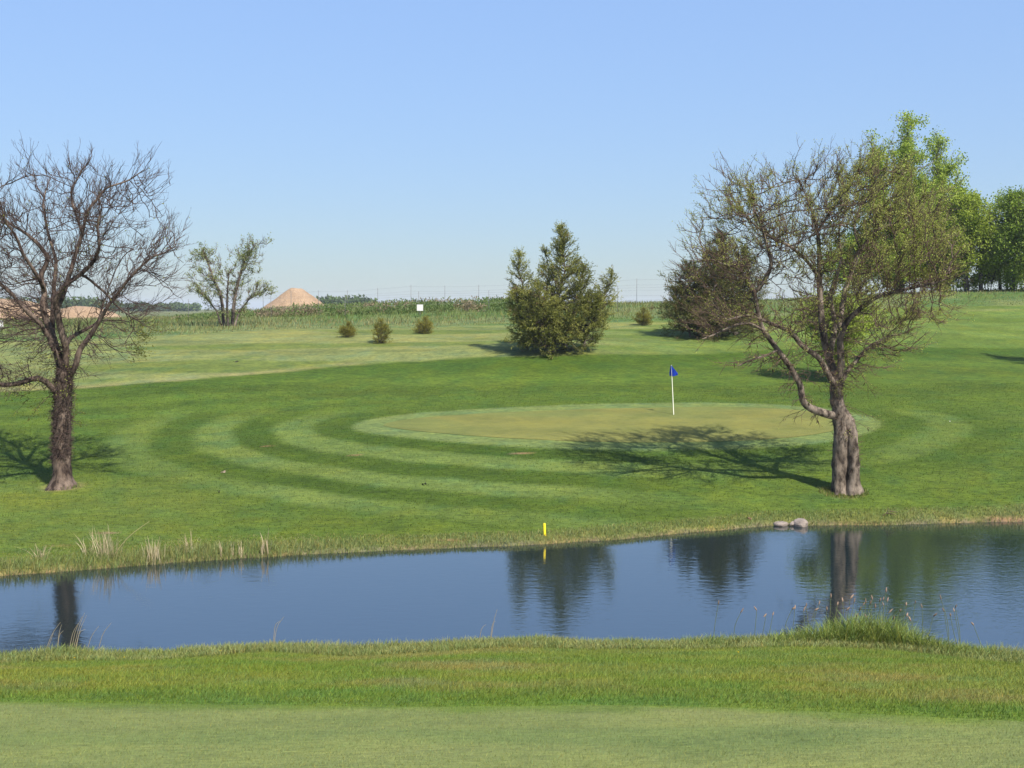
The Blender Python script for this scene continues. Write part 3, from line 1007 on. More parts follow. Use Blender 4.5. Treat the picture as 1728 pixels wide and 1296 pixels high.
build_tree('locust_tree', 'bare thorny locust tree with dark twisted limbs, single flared trunk on the lawn', 'tree', 11, limbs_l, blobs_l, 1250,
           (M_BARK_L, M_TWIG_L), leaf=dict(n=2600, size=(0.05, 0.09), cols=[(0.13, 0.15, 0.03), (0.20, 0.20, 0.05)], keep=low_leaf), thorns=4500, pods=45,
           step=0.25, infl=3.0, kill=0.55, jitter=0.16, lift=0.07, twig=(1, 0.4, 1.3), twig_r=(0.0078, 0.0038), kids=(4, 1), wander=0.13, expo=2.1, tip=0.013, limb_scale=0.74)

limbs_r = [
    dict(px=[(1417, 834), (1417, 800), (1418, 765), (1420, 735), (1418, 705), (1413, 675), (1412, 650), (1413, 630)], Y=YR, r=(0.275, 0.25, 0.24, 0.235, 0.25, 0.245, 0.22, 0.19)),
    dict(px=[(1441, 834), (1441, 800), (1440, 770), (1439, 745), (1436, 724), (1430, 706), (1420, 688)], Y=YR - 0.12, dy=0.1, r=(0.235, 0.215, 0.21, 0.205, 0.20, 0.17, 0.10)),
    dict(px=[(1415, 705), (1398, 700), (1383, 695), (1365, 688), (1354, 678), (1351, 650), (1333, 618), (1311, 589), (1285, 553), (1278, 523), (1274, 494), (1260, 469), (1245, 451), (1222, 447), (1195, 435)], Y=YR, dy=-1.6,
         r=(0.17, 0.16, 0.125, 0.115, 0.105, 0.095, 0.085, 0.07, 0.05, 0.02), **{'from': [0]}),
    dict(px=[(1276, 498), (1296, 465), (1303, 443), (1293, 411), (1285, 378), (1270, 350), (1262, 320)], Y=YR - 1.2, dy=-0.3, r=(0.085, 0.075, 0.05, 0.02), **{'from': [2]}),
    dict(px=[(1411, 655), (1402, 640), (1383, 604), (1351, 582), (1336, 560), (1300, 545), (1262, 531), (1225, 540)], Y=YR, dy=-2.2, r=(0.12, 0.11, 0.09, 0.06, 0.025), **{'from': [0]}),
    dict(px=[(1412, 645), (1405, 625), (1392, 580), (1387, 545), (1384, 509), (1383, 469), (1382, 414), (1380, 392), (1372, 363), (1363, 338), (1350, 308)], Y=YR, dy=0.9, r=(0.16, 0.15, 0.13, 0.11, 0.08, 0.05, 0.02), **{'from': [0]}),
    dict(px=[(1383, 469), (1362, 440), (1332, 414), (1303, 403), (1280, 385), (1240, 350)], Y=YR + 0.5, dy=-1.0, r=(0.07, 0.06, 0.045, 0.02), **{'from': [5]}),
    dict(px=[(1414, 650), (1420, 615), (1417, 570), (1430, 540), (1449, 523), (1478, 501), (1518, 490), (1565, 480), (1605, 469)], Y=YR, dy=-1.4, r=(0.16, 0.14, 0.11, 0.085, 0.06, 0.025), **{'from': [0]}),
    dict(px=[(1417, 580), (1418, 540), (1426, 490), (1449, 425), (1478, 388), (1518, 374), (1560, 350)], Y=YR, dy=1.4, r=(0.11, 0.10, 0.075, 0.05, 0.02), **{'from': [7]}),
    dict(px=[(1415, 660), (1430, 625), (1463, 588), (1496, 568), (1532, 561)], Y=YR, dy=1.8, r=(0.10, 0.08, 0.055, 0.02), **{'from': [0]}),
    dict(px=[(1380, 392), (1409, 345), (1427, 320), (1456, 282), (1476, 255)], Y=YR + 0.8, dy=0.4, r=(0.055, 0.045, 0.03, 0.012), **{'from': [5]}),
    dict(px=[(1449, 425), (1440, 380), (1455, 340), (1500, 310), (1530, 290)], Y=YR + 0.9, dy=1.0, r=(0.05, 0.04, 0.02), **{'from': [8]}),
    dict(px=[(1412, 640), (1400, 600), (1410, 550), (1400, 500), (1420, 440), (1415, 390), (1430, 350)], Y=YR, dy=2.8, r=(0.13, 0.11, 0.08, 0.05, 0.02), **{'from': [0]}),
    dict(px=[(1313, 592), (1295, 600), (1270, 606), (1245, 618)], Y=YR - 1.0, dy=-0.8, r=(0.05, 0.04, 0.02), **{'from': [2]}),
    dict(px=[(1290, 560), (1265, 545), (1240, 548), (1205, 565), (1185, 572)], Y=YR - 1.2, dy=-0.9, r=(0.055, 0.045, 0.02), **{'from': [2]}),
]
blobs_r = [px_blob(1390, 400, YR, 150, 135, 3.6), px_blob(1270, 400, YR - 0.5, 110, 110, 3.0), px_blob(1490, 400, YR, 115, 125, 3.4), px_blob(1555, 440, YR, 65, 85, 2.4),
           px_blob(1220, 470, YR - 1, 85, 85, 2.4), px_blob(1415, 325, YR + 0.5, 105, 42, 2.4), px_blob(1285, 335, YR, 80, 62, 2.4), px_blob(1225, 372, YR - 0.4, 62, 52, 2.0), px_blob(1500, 525, YR, 90, 60, 2.6), px_blob(1300, 545, YR - 1, 95, 55, 2.2),
           px_blob(1400, 520, YR, 90, 70, 3.0), px_blob(1330, 610, YR - 1, 80, 40, 1.8), px_blob(1470, 600, YR, 70, 45, 2.0)]
bud = lambda p: 0.35 + 1.0 * sstep(9.0, 14.0, p[:, 0]) + 0.8 * sstep(6.5, 10.0, p[:, 2])
build_tree('locust_tree', 'spreading locust tree leafing out, grey double trunk close to the water', 'tree', 23, limbs_r, blobs_r, 1750,
           (M_BARK_R, M_TWIG_R), leaf=dict(n=78000, spread=0.03, size=(0.030, 0.060), cols=[(0.22, 0.245, 0.05), (0.36, 0.37, 0.11)], keep=bud, clump=0.55), thorns=700, pods=160,
           step=0.25, infl=3.0, kill=0.55, jitter=0.2, lift=0.05, twig=(1, 0.35, 1.15), twig_r=(0.009, 0.0042), trunk_ids=(0, 1), kids=(4, 1), wander=0.16, expo=2.1, tip=0.013, limb_scale=0.82)

# the windblown small tree by the weeds
p = hit(388, 550)
ys = p[1]
limbs_s = [
    dict(px=[(378, 550), (376, 520), (372, 496), (360, 470), (352, 445), (345, 425)], Y=ys, r=(0.13, 0.11, 0.08, 0.03)),
    dict(px=[(392, 550), (394, 520), (398, 490), (405, 465), (413, 440), (430, 415)], Y=ys + 0.4, r=(0.14, 0.12, 0.08, 0.03)),
    dict(px=[(385, 550), (383, 520), (384, 490), (386, 460)], Y=ys - 0.4, dy=-1, r=(0.09, 0.07, 0.03)),
    dict(px=[(396, 550), (404, 525), (420, 505), (445, 492)], Y=ys, dy=0.8, r=(0.08, 0.05, 0.02)),
    dict(px=[(373, 550), (366, 525), (350, 505), (335, 492)], Y=ys, dy=-0.6, r=(0.08, 0.05, 0.02)),
]
blobs_s = [px_blob(350, 455, ys, 36, 38, 1.5), px_blob(420, 435, ys, 34, 34, 1.4), px_blob(390, 485, ys, 60, 34, 1.9), px_blob(440, 412, ys, 22, 14, 0.8), px_blob(440, 492, ys, 24, 16, 1.0), px_blob(335, 490, ys, 22, 18, 1.0), px_blob(385, 522, ys, 40, 20, 1.2)]
build_tree('small_tree', 'small multi-stemmed tree with sparse pale leaves beside the sand cone', 'tree', 31, limbs_s, blobs_s, 900, (M_BARK_F, M_TWIG_R),
           leaf=dict(n=8500, size=(0.07, 0.14), cols=[(0.16, 0.19, 0.07), (0.27, 0.29, 0.13)], clump=0.7, spread=0.08), step=0.25, kill=0.5, jitter=0.2, twig=(1, 0.3, 0.8), kids=(3, 0),
           twig_r=(0.012, 0.007), sides=(8, 5, 3), trunk_ids=(0, 1, 2, 3, 4), split_limbs=False, rough=0.0)

# ------------------------------------------------------------------ hedgerow of leafy trees on the rise
def leafy(name, label, seed, u, v, Y, stems, blobs, n, size, cols, na=500, clump=1.0, group='trees of the hedgerow on the rise', bark=None, step=0.5, twigk=2):
    limbs = []
    g = float(height(at(u, v, Y)[0], Y))
    v0 = 520 + (CAM_H - g) * FPX / Y + 3
    for k, (px, r, dy) in enumerate(stems):
        limbs.append(dict(px=[(px[0][0], v0)] + px[1:], Y=Y, dy=dy, r=r, **({} if k == 0 else {'from': [0]} if px[0][1] is not None else {})))
    bl = [px_blob(a, b, Y + dy, ru * (1.22 if b < 300 else 1.25), rv * 1.08, ry * 1.15) for a, b, ru, rv, ry, dy in blobs]
    return build_tree(name, label, 'tree', seed, limbs, bl, int(na * 1.8), (bark or M_BARK_F, M_BARK_F),
                      leaf=dict(n=int(n * 3.4), size=(size[0] * 0.65, size[1] * 0.8), cols=cols, clump=clump, spread=0.26, even=0.35, aspect=0.75), step=step, infl=4.0, kill=0.75, jitter=0.25, twig=(1, 0.4, 1.1), kids=(3, 0), heart_drop=3.0,
                      twig_r=(0.016, 0.008), tip=0.018, sides=(9, 5, 3), split_limbs=False, group=group, rough=0.0, trunk_ids=tuple(range(len(stems))), hollow=0.3)

FRESH = [(0.18, 0.25, 0.033), (0.34, 0.42, 0.08)]
YEL = [(0.19, 0.25, 0.03), (0.34, 0.40, 0.07)]
DEEP = [(0.12, 0.18, 0.024), (0.24, 0.32, 0.05)]
leafy('poplar_tree', 'tallest bright green poplar with a narrow tufted top', 41, 1520, 492, 112,
      [([(1518, None), (1516, 440), (1521, 370), (1526, 300), (1530, 240), (1533, 205)], (0.38, 0.30, 0.22, 0.14, 0.05), 0),
       ([(1517, 420), (1495, 360), (1484, 300), (1478, 260)], (0.18, 0.1, 0.04), 1.0), ([(1520, 400), (1545, 350), (1550, 310)], (0.16, 0.1, 0.04), -1.2)],
      [(1531, 222, 22, 34, 1.3, 0), (1512, 285, 42, 38, 2.2, 0), (1490, 330, 40, 60, 2.6, 0), (1530, 370, 55, 55, 3.0, 0), (1500, 430, 50, 45, 2.8, 0), (1474, 262, 18, 26, 1.2, 0.6)],
      15000, (0.16, 0.30), FRESH, na=650)
leafy('poplar_tree', 'bright green poplar standing beside the tallest one, with a rounder top', 42, 1588, 492, 116,
      [([(1590, None), (1588, 430), (1584, 360), (1582, 300), (1580, 250)], (0.34, 0.26, 0.18, 0.10, 0.04), 0),
       ([(1588, 410), (1612, 360), (1618, 320)], (0.15, 0.09, 0.03), -1.0), ([(1587, 400), (1560, 350), (1556, 320)], (0.15, 0.09, 0.03), 1.0)],
      [(1580, 252, 19, 26, 1.2, 0), (1592, 300, 32, 36, 2.0, 0), (1584, 350, 44, 45, 2.6, 0), (1600, 400, 42, 45, 2.6, 0), (1570, 430, 40, 36, 2.4, 0)],
      13000, (0.16, 0.30), FRESH, na=600)
leafy('hedgerow_tree', 'round yellow-green tree with twin dark trunks between the poplars and the gap', 43, 1638, 490, 108,
      [([(1632, None), (1630, 470), (1634, 430), (1640, 380), (1640, 350)], (0.24, 0.2, 0.15, 0.08, 0.03), 0),
       ([(1655, None), (1655, 460), (1658, 420), (1655, 380)], (0.2, 0.16, 0.1, 0.04), 0.6)],
      [(1640, 375, 34, 36, 2.2, 0), (1622, 410, 36, 34, 2.2, 0), (1655, 400, 26, 36, 2.0, 0), (1640, 435, 38, 22, 2.2, 0)],
      10000, (0.15, 0.28), YEL, na=450)
leafy('hedgerow_tree', 'thin grey tree with few leaves in the hedgerow gap', 44, 1690, 490, 112,
      [([(1688, None), (1686, 440), (1683, 390), (1686, 345)], (0.16, 0.12, 0.08, 0.03), 0), ([(1700, None), (1697, 450), (1692, 400)], (0.11, 0.08, 0.03), 0.5)],
      [(1686, 360, 16, 30, 1.2, 0), (1680, 410, 20, 40, 1.5, 0), (1692, 445, 16, 26, 1.4, 0)], 1500, (0.12, 0.22), FRESH, na=260)
leafy('hedgerow_tree', 'deep green full tree past the hedgerow gap', 45, 1722, 490, 106,
      [([(1708, None), (1712, 440), (1716, 390), (1718, 345)], (0.22, 0.18, 0.12, 0.04), 0), ([(1732, None), (1734, 450), (1735, 400)], (0.2, 0.14, 0.05), 0.5)],
      [(1714, 358, 20, 30, 1.8, 0), (1736, 385, 36, 50, 2.6, 0), (1712, 420, 26, 40, 2.2, 0), (1745, 440, 36, 32, 2.4, 0)], 11000, (0.15, 0.28), DEEP, na=450)
leafy('hedgerow_tree', 'low yellow-green tree at the foot of the poplars', 46, 1560, 494, 110,
      [([(1560, None), (1558, 470), (1556, 440), (1560, 410)], (0.16, 0.12, 0.08, 0.03), 0)],
      [(1556, 430, 42, 30, 2.2, 0), (1525, 450, 36, 26, 2.0, 0), (1595, 452, 36, 24, 2.0, 0)], 9000, (0.14, 0.26), YEL, na=420)
leafy('hedgerow_tree', 'low leafy tree at the far end of the hedgerow beyond the dark cedar', 47, 1450, 498, 114,
      [([(1452, None), (1450, 475), (1448, 440), (1452, 405)], (0.16, 0.12, 0.08, 0.03), 0)],
      [(1450, 425, 36, 34, 2.2, 0), (1425, 455, 32, 26, 2.0, 0), (1478, 452, 30, 26, 2.0, 0)], 8000, (0.14, 0.26), FRESH, na=380)

# ------------------------------------------------------------------ cedars
def cedar(name, label, seed, base, leaders, n_br, cols, spray=0.16, dens=16, group=None, thin=1.0, skirt=0.35, cat='tree', dead=0.0, shag=1.0):
    """leaders: (foot, top, widest radius, height share of the widest point)"""
    rng = np.random.default_rng(seed)
    t = thing(name, label, cat, tuple(base), group)
    wood, Vs, Fs, Cs = [], [], [], []
    P_all, D_all = [], []
    for li, (foot, top, rad, nb) in enumerate(leaders):
        foot, top = np.array(foot), np.array(top)
        H = np.linalg.norm(top - foot)
        K = 7
        tt = np.linspace(0, 1, K)
        line = foot + (top - foot) * tt[:, None] + np.concatenate([[np.zeros(3)], rng.normal(size=(K - 2, 3)) * 0.02 * H * np.array([1, 1, 0.2]), [np.zeros(3)]])
        wood.append(tubes(line[None], np.linspace(0.035 * H * 0.6, 0.006, K)[None], 7))
        s = rng.random(nb) ** 0.85
        prof = np.interp(s, [0, skirt * 0.35, skirt, 0.6, 0.85, 1.0], [0.85, 1.05, 1.0, 0.52, 0.24, 0.03] if li == 0 else [0.7, 1.0, 0.95, 0.62, 0.34, 0.05])
        az = rng.random(nb) * 2 * np.pi
        # uneven sides: some directions carry longer boughs
        lob = 0.74 + 0.5 * vnoise(np.cos(az) * 1.3 + seed, np.sin(az) * 1.3 + s * 3.5 + li * 5, 0.8, seed)
        L = rad * prof * lob * (0.75 + 0.4 * rng.random(nb))
        S = np.stack([np.interp(s, tt, line[:, j]) for j in range(3)], 1)
        el = np.interp(s, [0, 0.25, 0.6, 1], [-0.06, 0.16, 0.40, 0.8]) + rng.normal(size=nb) * 0.18
        D = np.stack([np.cos(az) * np.cos(el), np.sin(az) * np.cos(el), np.sin(el)], 1)
        P, R = twigs(S, D, L, 7, rng, 0.10, 0.05, 0.012 * H ** 0.5, 0.004)
        wood.append(tubes(P, R, 4))
        # side sprays crowd the outer half of each bough
        m = np.maximum((L / max(spray, 0.05) * 2.3).astype(int), 3)
        k = np.repeat(np.arange(nb), m)
        f = 1 - rng.random(len(k)) ** 1.5 * 0.85
        fi = np.minimum((f * 6).astype(int), 5)
        fr = f * 6 - fi
        Q = P[k, fi] * (1 - fr)[:, None] + P[k, fi + 1] * fr[:, None]
        bd = norm(P[k, -1] - P[k, 0])
        SD = norm(bd * 0.9 + rng.normal(size=(len(k), 3)) * 0.42 + np.array([0, 0, 0.12]))
        P_all.append(Q)
        D_all.append(SD)
        # the shaggy leading shoot
        q = line[-1] - (top - foot) / H * (rng.random((34, 1)) ** 0.8 * 0.30 * H) + rng.normal(size=(34, 3)) * 0.006 * H
        P_all.append(q)
        D_all.append(norm((top - foot) / H * 0.8 + rng.normal(size=(34, 3)) * 0.6))
    Q, SD = np.concatenate(P_all), np.concatenate(D_all)
    SL = spray * (1.0 + 1.6 * rng.random(len(Q))) * shag
    k = np.repeat(np.arange(len(Q)), dens)
    f = rng.random(len(k))
    c = Q[k] + SD[k] * (SL[k] * f)[:, None] + rng.normal(size=(len(k), 3)) * spray * 0.11
    keep = c[:, 2] > height(c[:, 0], c[:, 1]) + 0.03
    c, k = c[keep], k[keep]
    d = norm(SD[k] + rng.normal(size=(len(k), 3)) * 0.38)
    sz = spray * (0.30 + 0.38 * rng.random(len(k)))
    V, F = leaf_quads(c, d, sz, sz * 0.27, rng)
    tone = np.clip(0.5 + 1.1 * (fbm(c[:, 0] + c[:, 1] * 0.8, c[:, 2] + c[:, 1] * 0.3, 0.7, seed, 2) - 0.5) + 0.22 * rng.normal(size=len(k)), 0, 1)
    colr = lerp(np.array(cols[0]), np.array(cols[1]), tone)
    if dead:
        brown = rng.random(len(Q)) < dead
        colr[brown[k]] = np.array([0.13, 0.085, 0.045]) * (0.7 + 0.6 * rng.random(brown[k].sum()))[:, None]
    child('trunk', mesh_np('trunk', *join([wood[0]]), smooth=True), M_BARK_F, t)
    child('boughs', mesh_np('boughs', *join(wood[1:])), M_BARK_F, t, 'stuff')
    child('foliage', mesh_np('foliage', V, F, np.repeat(colr, 4, 0)), M_NEEDLE, t, 'stuff')
    return t

OLIVE = [(0.062, 0.076, 0.015), (0.275, 0.275, 0.070)]
b = hit(935, 594)
yc = b[1]
A = lambda u, v, dy=0: at(u, v, yc + dy)
cedar('cedar_tree', 'big shaggy olive green cedar with several spires, alone behind the putting green', 61, b,
      [(A(935, 594), A(946, 386), 2.2, 230), (A(895, 580, -0.4), A(876, 428, -0.5), 1.15, 95), (A(985, 580, 0.3), A(1035, 460, 0.2), 1.1, 90), (A(925, 585, 0.6), A(919, 422, 0.8), 1.4, 70),
       (A(955, 585, -0.5), A(988, 448, -1.0), 1.5, 100), (A(920, 590, -0.8), A(905, 480, -2.0), 1.5, 110), (A(985, 585, -0.3), A(1008, 505, -0.8), 1.25, 90), (A(890, 588, 0), A(866, 490, -0.2), 1.0, 70)],
      300, OLIVE, spray=0.20, dens=15, dead=0.03)
b = hit(1205, 568)
yc = b[1]
cedar('cedar_tree', 'dark dense rounded cedar with browned lower branches behind the leafing locust', 62, b,
      [(A(1210, 570), A(1213, 395), 3.0, 300), (A(1180, 568, -0.4), A(1160, 445, -0.6), 2.0, 150), (A(1240, 568, 0.3), A(1255, 420, 0.2), 2.0, 130), (A(1165, 568, -0.5), A(1140, 490, -0.8), 1.5, 110), (A(1215, 568, -1), A(1205, 440, -1.6), 2.0, 140)],
      300, [(0.04, 0.047, 0.014), (0.14, 0.145, 0.042)], spray=0.19, dens=13, dead=0.18)
for k, (u, v, top, w, s, lab) in enumerate((
        (587, 569, 546, 0.46, 1.0, 'small round cedar bush with a ragged top, on the dry slope beside the tallest bush'),
        (643, 579, 541, 0.60, 1.0, 'tallest of the small cedar bushes on the dry slope, upright and pointed'),
        (717, 563, 538, 0.62, 1.0, 'small wide cedar bush with dark base below the white sign'),
        (1085, 549, 522, 0.62, 1.0, 'small yellowish cedar bush between the two big cedars'),
        (1541, 540, 516, 0.55, 1.0, 'small brownish cedar bush on the slope below the hedgerow'))):
    b = hit(u, v)
    yc = b[1]
    r = w * 1.02
    cedar('cedar_bush', lab, 70 + k, b, [(A(u, v + 1), A(u + 1, top), r, 60), (A(u - 2, v), A(u - 8, top + 9, -0.1), r * 0.7, 34), (A(u + 2, v), A(u + 8, top + 10, 0.1), r * 0.7, 34), (A(u, v, -0.1), A(u + 2, top + 12, -0.4), r * 0.7, 30)],
          60, [(0.07, 0.075, 0.012), (0.22, 0.20, 0.04)], spray=0.12, dens=11, group='small cedar bushes on the slope', cat='bush', skirt=0.4)

for k, (u, v, top, w, lab) in enumerate(((1668, 490, 440, 20, 'sparse twiggy bush under the hedgerow gap'), (1610, 492, 448, 22, 'twiggy bush at the foot of the round yellow-green tree'), (1712, 489, 445, 18, 'twiggy bush under the deep green tree'))):
    leafy('hedgerow_bush', lab, 52 + k, u, v, 109 + k, [([(u, None), (u - 2, v - 15), (u - 5, v - 30)], (0.05, 0.03, 0.015), 0), ([(u + 3, None), (u + 6, v - 16), (u + 10, v - 32)], (0.05, 0.03, 0.015), 0.5), ([(u - 3, None), (u - 9, v - 16), (u - 14, v - 28)], (0.04, 0.03, 0.015), -0.5)],
          [(u, (v + top) / 2, w, (v - top) / 2, 1.2, 0)], 1600, (0.10, 0.2), YEL, na=170, group='bushes under the hedgerow', step=0.35)

# a tree half hidden behind the double trunk, and a cedar past the edge of the view: both throw the shade seen on the slope
p = hit(1402, 646)
leafy('young_tree', 'young yellow-green tree half hidden behind the crown of the double-trunked locust', 58, 1402, 646, p[1],
      [([(1402, None), (1404, 600), (1408, 560), (1412, 520)], (0.13, 0.10, 0.07, 0.03), 0), ([(1405, 600), (1425, 560), (1445, 535)], (0.07, 0.05, 0.02), 0.8), ([(1405, 595), (1385, 560), (1372, 540)], (0.07, 0.05, 0.02), -0.8)],
      [(1412, 540, 46, 38, 1.7, 0), (1440, 560, 34, 28, 1.4, 0), (1380, 560, 30, 26, 1.2, 0)], 3600, (0.10, 0.18), YEL, na=260, group=None, step=0.35)
b = np.array([30.6, 67.2, float(height(30.6, 67.2))])
cedar('cedar_tree', 'tall cedar on the open slope beyond the hedgerow end, shading the grass', 63, b, [(b, b + np.array([0.1, 0, 6.8]), 1.9, 200), (b + np.array([0.3, 0.3, 0.1]), b + np.array([0.8, 0.5, 4.6]), 1.3, 90)], 200, OLIVE, spray=0.22, dens=8)

# ------------------------------------------------------------------ grass as grass: blades over the turf
rg = np.random.default_rng(101)

def stuff(name, mesh, mat, label, cat):
    o = link(name, mesh, mat)
    o['kind'] = 'stuff'
    return tag(o, label, cat)

def scatter(n, y0, y1, power, margin=0.6, x0=-1e9, x1=1e9):
    """points over the visible wedge of ground, denser near the eye by power"""
    Y = np.empty(0)
    X = np.empty(0)
    while len(Y) < n:
        y = y0 + rg.random(n * 2) * (y1 - y0)
        w = (y0 / y) ** power * (y / y1)
        y = y[rg.random(len(y)) < w]
        x = (rg.random(len(y)) * 2 - 1) * (0.425 * y + margin)
        k = (x > x0) & (x < x1)
        X, Y = np.concatenate([X, x[k]]), np.concatenate([Y, y[k]])
    return X[:n], Y[:n]

def vary(c, n, amp=0.22, warm=0.12):
    k = (1 + rg.normal(size=n) * amp)[:, None]
    w = rg.normal(size=n)[:, None] * warm
    return np.clip(c * k * (1 + w * np.array([1.0, 0.1, -0.6])), 0.01, 0.6)

def sward(name, label, X, Y, h, w, colour, segs=1, lean=0.5, wind=(0.12, 0.0), bend=0.5, lift=0.0, mat=None, cat='grass', amp=0.2):
    n = len(X)
    base = np.stack([X, Y, height(X, Y) + lift], 1)
    ln = rg.normal(size=(n, 2)) * lean + np.array(wind)
    V, F = blades(base, h, w, ln, rg, segs, bend)
    c = vary(colour, n, amp)
    return stuff(name, mesh_np(name, V, F, np.repeat(c, len(V) // n, 0)), mat or M_BLADE, label, cat)

# close-mown fairway in front
X, Y = scatter(130000, 8.2, 15.2, 0.8)
k = Y < fair_line(X) + 0.02
X, Y = X[k], Y[k]
sward('fairway_grass', 'close-mown pale green fairway grass in the foreground', X, Y, 0.018 + rg.random(len(X)) * 0.022, 0.006, fair_colour(X, Y) * 1.08, lean=0.6, wind=(0.25, 0.1))
# longer grass of the slope down to the pond
X, Y = scatter(230000, 10.8, 23.8, 0.6)
k = (Y > fair_line(X) + rg.normal(size=len(X)) * 0.07) & (shore(X, Y) < -0.1)
X, Y = X[k], Y[k]
soft = 0.45 + 0.55 * sstep(-0.1, 0.9, Y - fair_line(X))
sward('rough_grass', 'patchy olive rough grass on the slope down to the near bank', X, Y, (0.022 + rg.random(len(X)) ** 2 * 0.05) * soft, 0.009, turf_colour(X, Y) * 1.08, lean=0.55, wind=(0.25, 0.05))
# the uncut fringe along the near bank
n = 60000
X = (rg.random(n) * 2 - 1) * 11.5
Y = np.interp(X, NEAR_X, NEAR_Y) + 0.12 - rg.random(n) ** 1.2 * (0.95 + 0.5 * vnoise(X, X * 0, 1.7, 3))
k = shore(X, Y) < 0.10
X, Y = X[k], Y[k]
edge = sstep(1.4, 0.1, np.interp(X, NEAR_X, NEAR_Y) - Y)
hh = (0.06 + 0.17 * edge * (0.35 + 0.8 * fbm(X, Y, 0.8, 81, 2) + 0.7 * sstep(0.5, 0.8, fbm(X, X * 0, 2.4, 88, 2)))) * (0.6 + 0.75 * rg.random(len(X)))
cc = lerp(np.array([0.165, 0.21, 0.055]), np.array([0.26, 0.265, 0.105]), np.clip(fbm(X, Y, 0.6, 82, 2) + rg.normal(size=len(X)) * 0.2, 0, 1))
sward('bank_grass', 'uncut light green grass fringing the near bank of the pond', X, Y, hh, 0.011, cc, segs=3, lean=0.42, wind=(0.12, 0.05), amp=0.16)
# the tall bright clump
n = 9000
X = 7.0 + rg.normal(size=n) * 1.3
X = X[(X > 4.9) & (X < 8.9)]
Y = np.interp(X, NEAR_X, NEAR_Y) + 0.05 - rg.random(len(X)) * 0.75
hh = (0.26 + 0.42 * np.exp(-((X - 6.8) / 1.0) ** 2)) * (0.25 + 0.9 * rg.random(len(X)) ** 1.5)
cc = lerp(np.array([0.13, 0.185, 0.035]), np.array([0.25, 0.29, 0.085]), rg.random(len(X)))
sward('tall_bank_grass', 'tall bright green grass clump under the seed heads on the near bank', X, Y, hh, 0.011, cc, segs=4, lean=0.4, wind=(0.08, 0.0), amp=0.2)
# far bank
n = 26000
X = -16 + rg.random(n) * 38
yf = np.interp(X, FAR_X, FAR_Y)
Y = yf - 0.25 + rg.random(n) ** 1.6 * (1.3 + 1.2 * sstep(-2, -9, X))
k = shore(X, Y) < 0.12
X, Y = X[k], Y[k]
hh = (0.05 + (0.06 + 0.16 * sstep(-3, -8, X)) * sstep(1.6, 0.1, Y - np.interp(X, FAR_X, FAR_Y))) * (0.5 + 0.9 * rg.random(len(X)))
cc = lerp(np.array([0.13, 0.175, 0.045]), np.array([0.24, 0.23, 0.095]), np.clip(fbm(X, Y, 1.2, 83, 2) * 0.9 + rg.normal(size=len(X)) * 0.25, 0, 1))
sward('far_bank_grass', 'ragged grass along the far bank of the pond', X, Y, hh, 0.016, cc, segs=2, lean=0.4, amp=0.18)
# coarse blades over the lawn beyond the pond
X, Y = scatter(150000, 33, 62, 1.0)
k = (shore(X, Y) < -0.5) & (poly_sd(X, Y, GREEN) > 1.0) & (Y > 30)
X, Y = X[k], Y[k]
sward('lawn_grass', 'mown lawn grass around the putting green', X, Y, 0.02 + rg.random(len(X)) ** 2 * 0.05, 0.02, turf_colour(X, Y) * 1.08, lean=0.5, amp=0.32)
# untrimmed tufts where the mower cannot reach, round both trunks
parts = []
for p, rr in ((TREE_L, 0.42), (TREE_R, 0.52)):
    n = 1100
    a = rg.random(n) * 2 * np.pi
    q = rr * (0.75 + 0.55 * rg.random(n))
    parts.append(np.stack([p[0] + np.cos(a) * q * (1.25 if rr > 0.5 else 1.0), p[1] + np.sin(a) * q * 0.85], 1))
q = np.concatenate(parts)
cc = lerp(np.array([0.09, 0.14, 0.022]), np.array([0.26, 0.23, 0.09]), rg.random(len(q)) ** 1.5)
sward('trunk_tufts', 'untrimmed grass tufts round the feet of the two locust trunks', q[:, 0], q[:, 1], 0.05 + 0.11 * rg.random(len(q)), 0.014, cc, segs=2, lean=0.4)
# unmown strip behind the mown slope
X, Y = scatter(70000, 76, 128, 0.4, 3)
dw = Y - weed_line(X)
k = (dw > rg.random(len(X)) * 0.8) & (Y < 122)
X, Y, dw = X[k], Y[k], dw[k]
tall = sstep(26, 8, X) * 0.6 + 0.4
hh = (0.10 + 0.22 * sstep(0, 6, dw) * tall) * (0.4 + 0.9 * rg.random(len(X)))
m = np.clip(fbm(X * 0.5, Y, 5, 84, 3) * 1.5 - 0.25 + rg.normal(size=len(X)) * 0.2, 0, 1)
cc = lerp(np.array([0.10, 0.155, 0.04]), np.array([0.22, 0.21, 0.10]), m)
sward('meadow_grass', 'unmown meadow grass in front of the wire fences', X, Y, hh, 0.045, cc, segs=2, lean=0.3, amp=0.2)

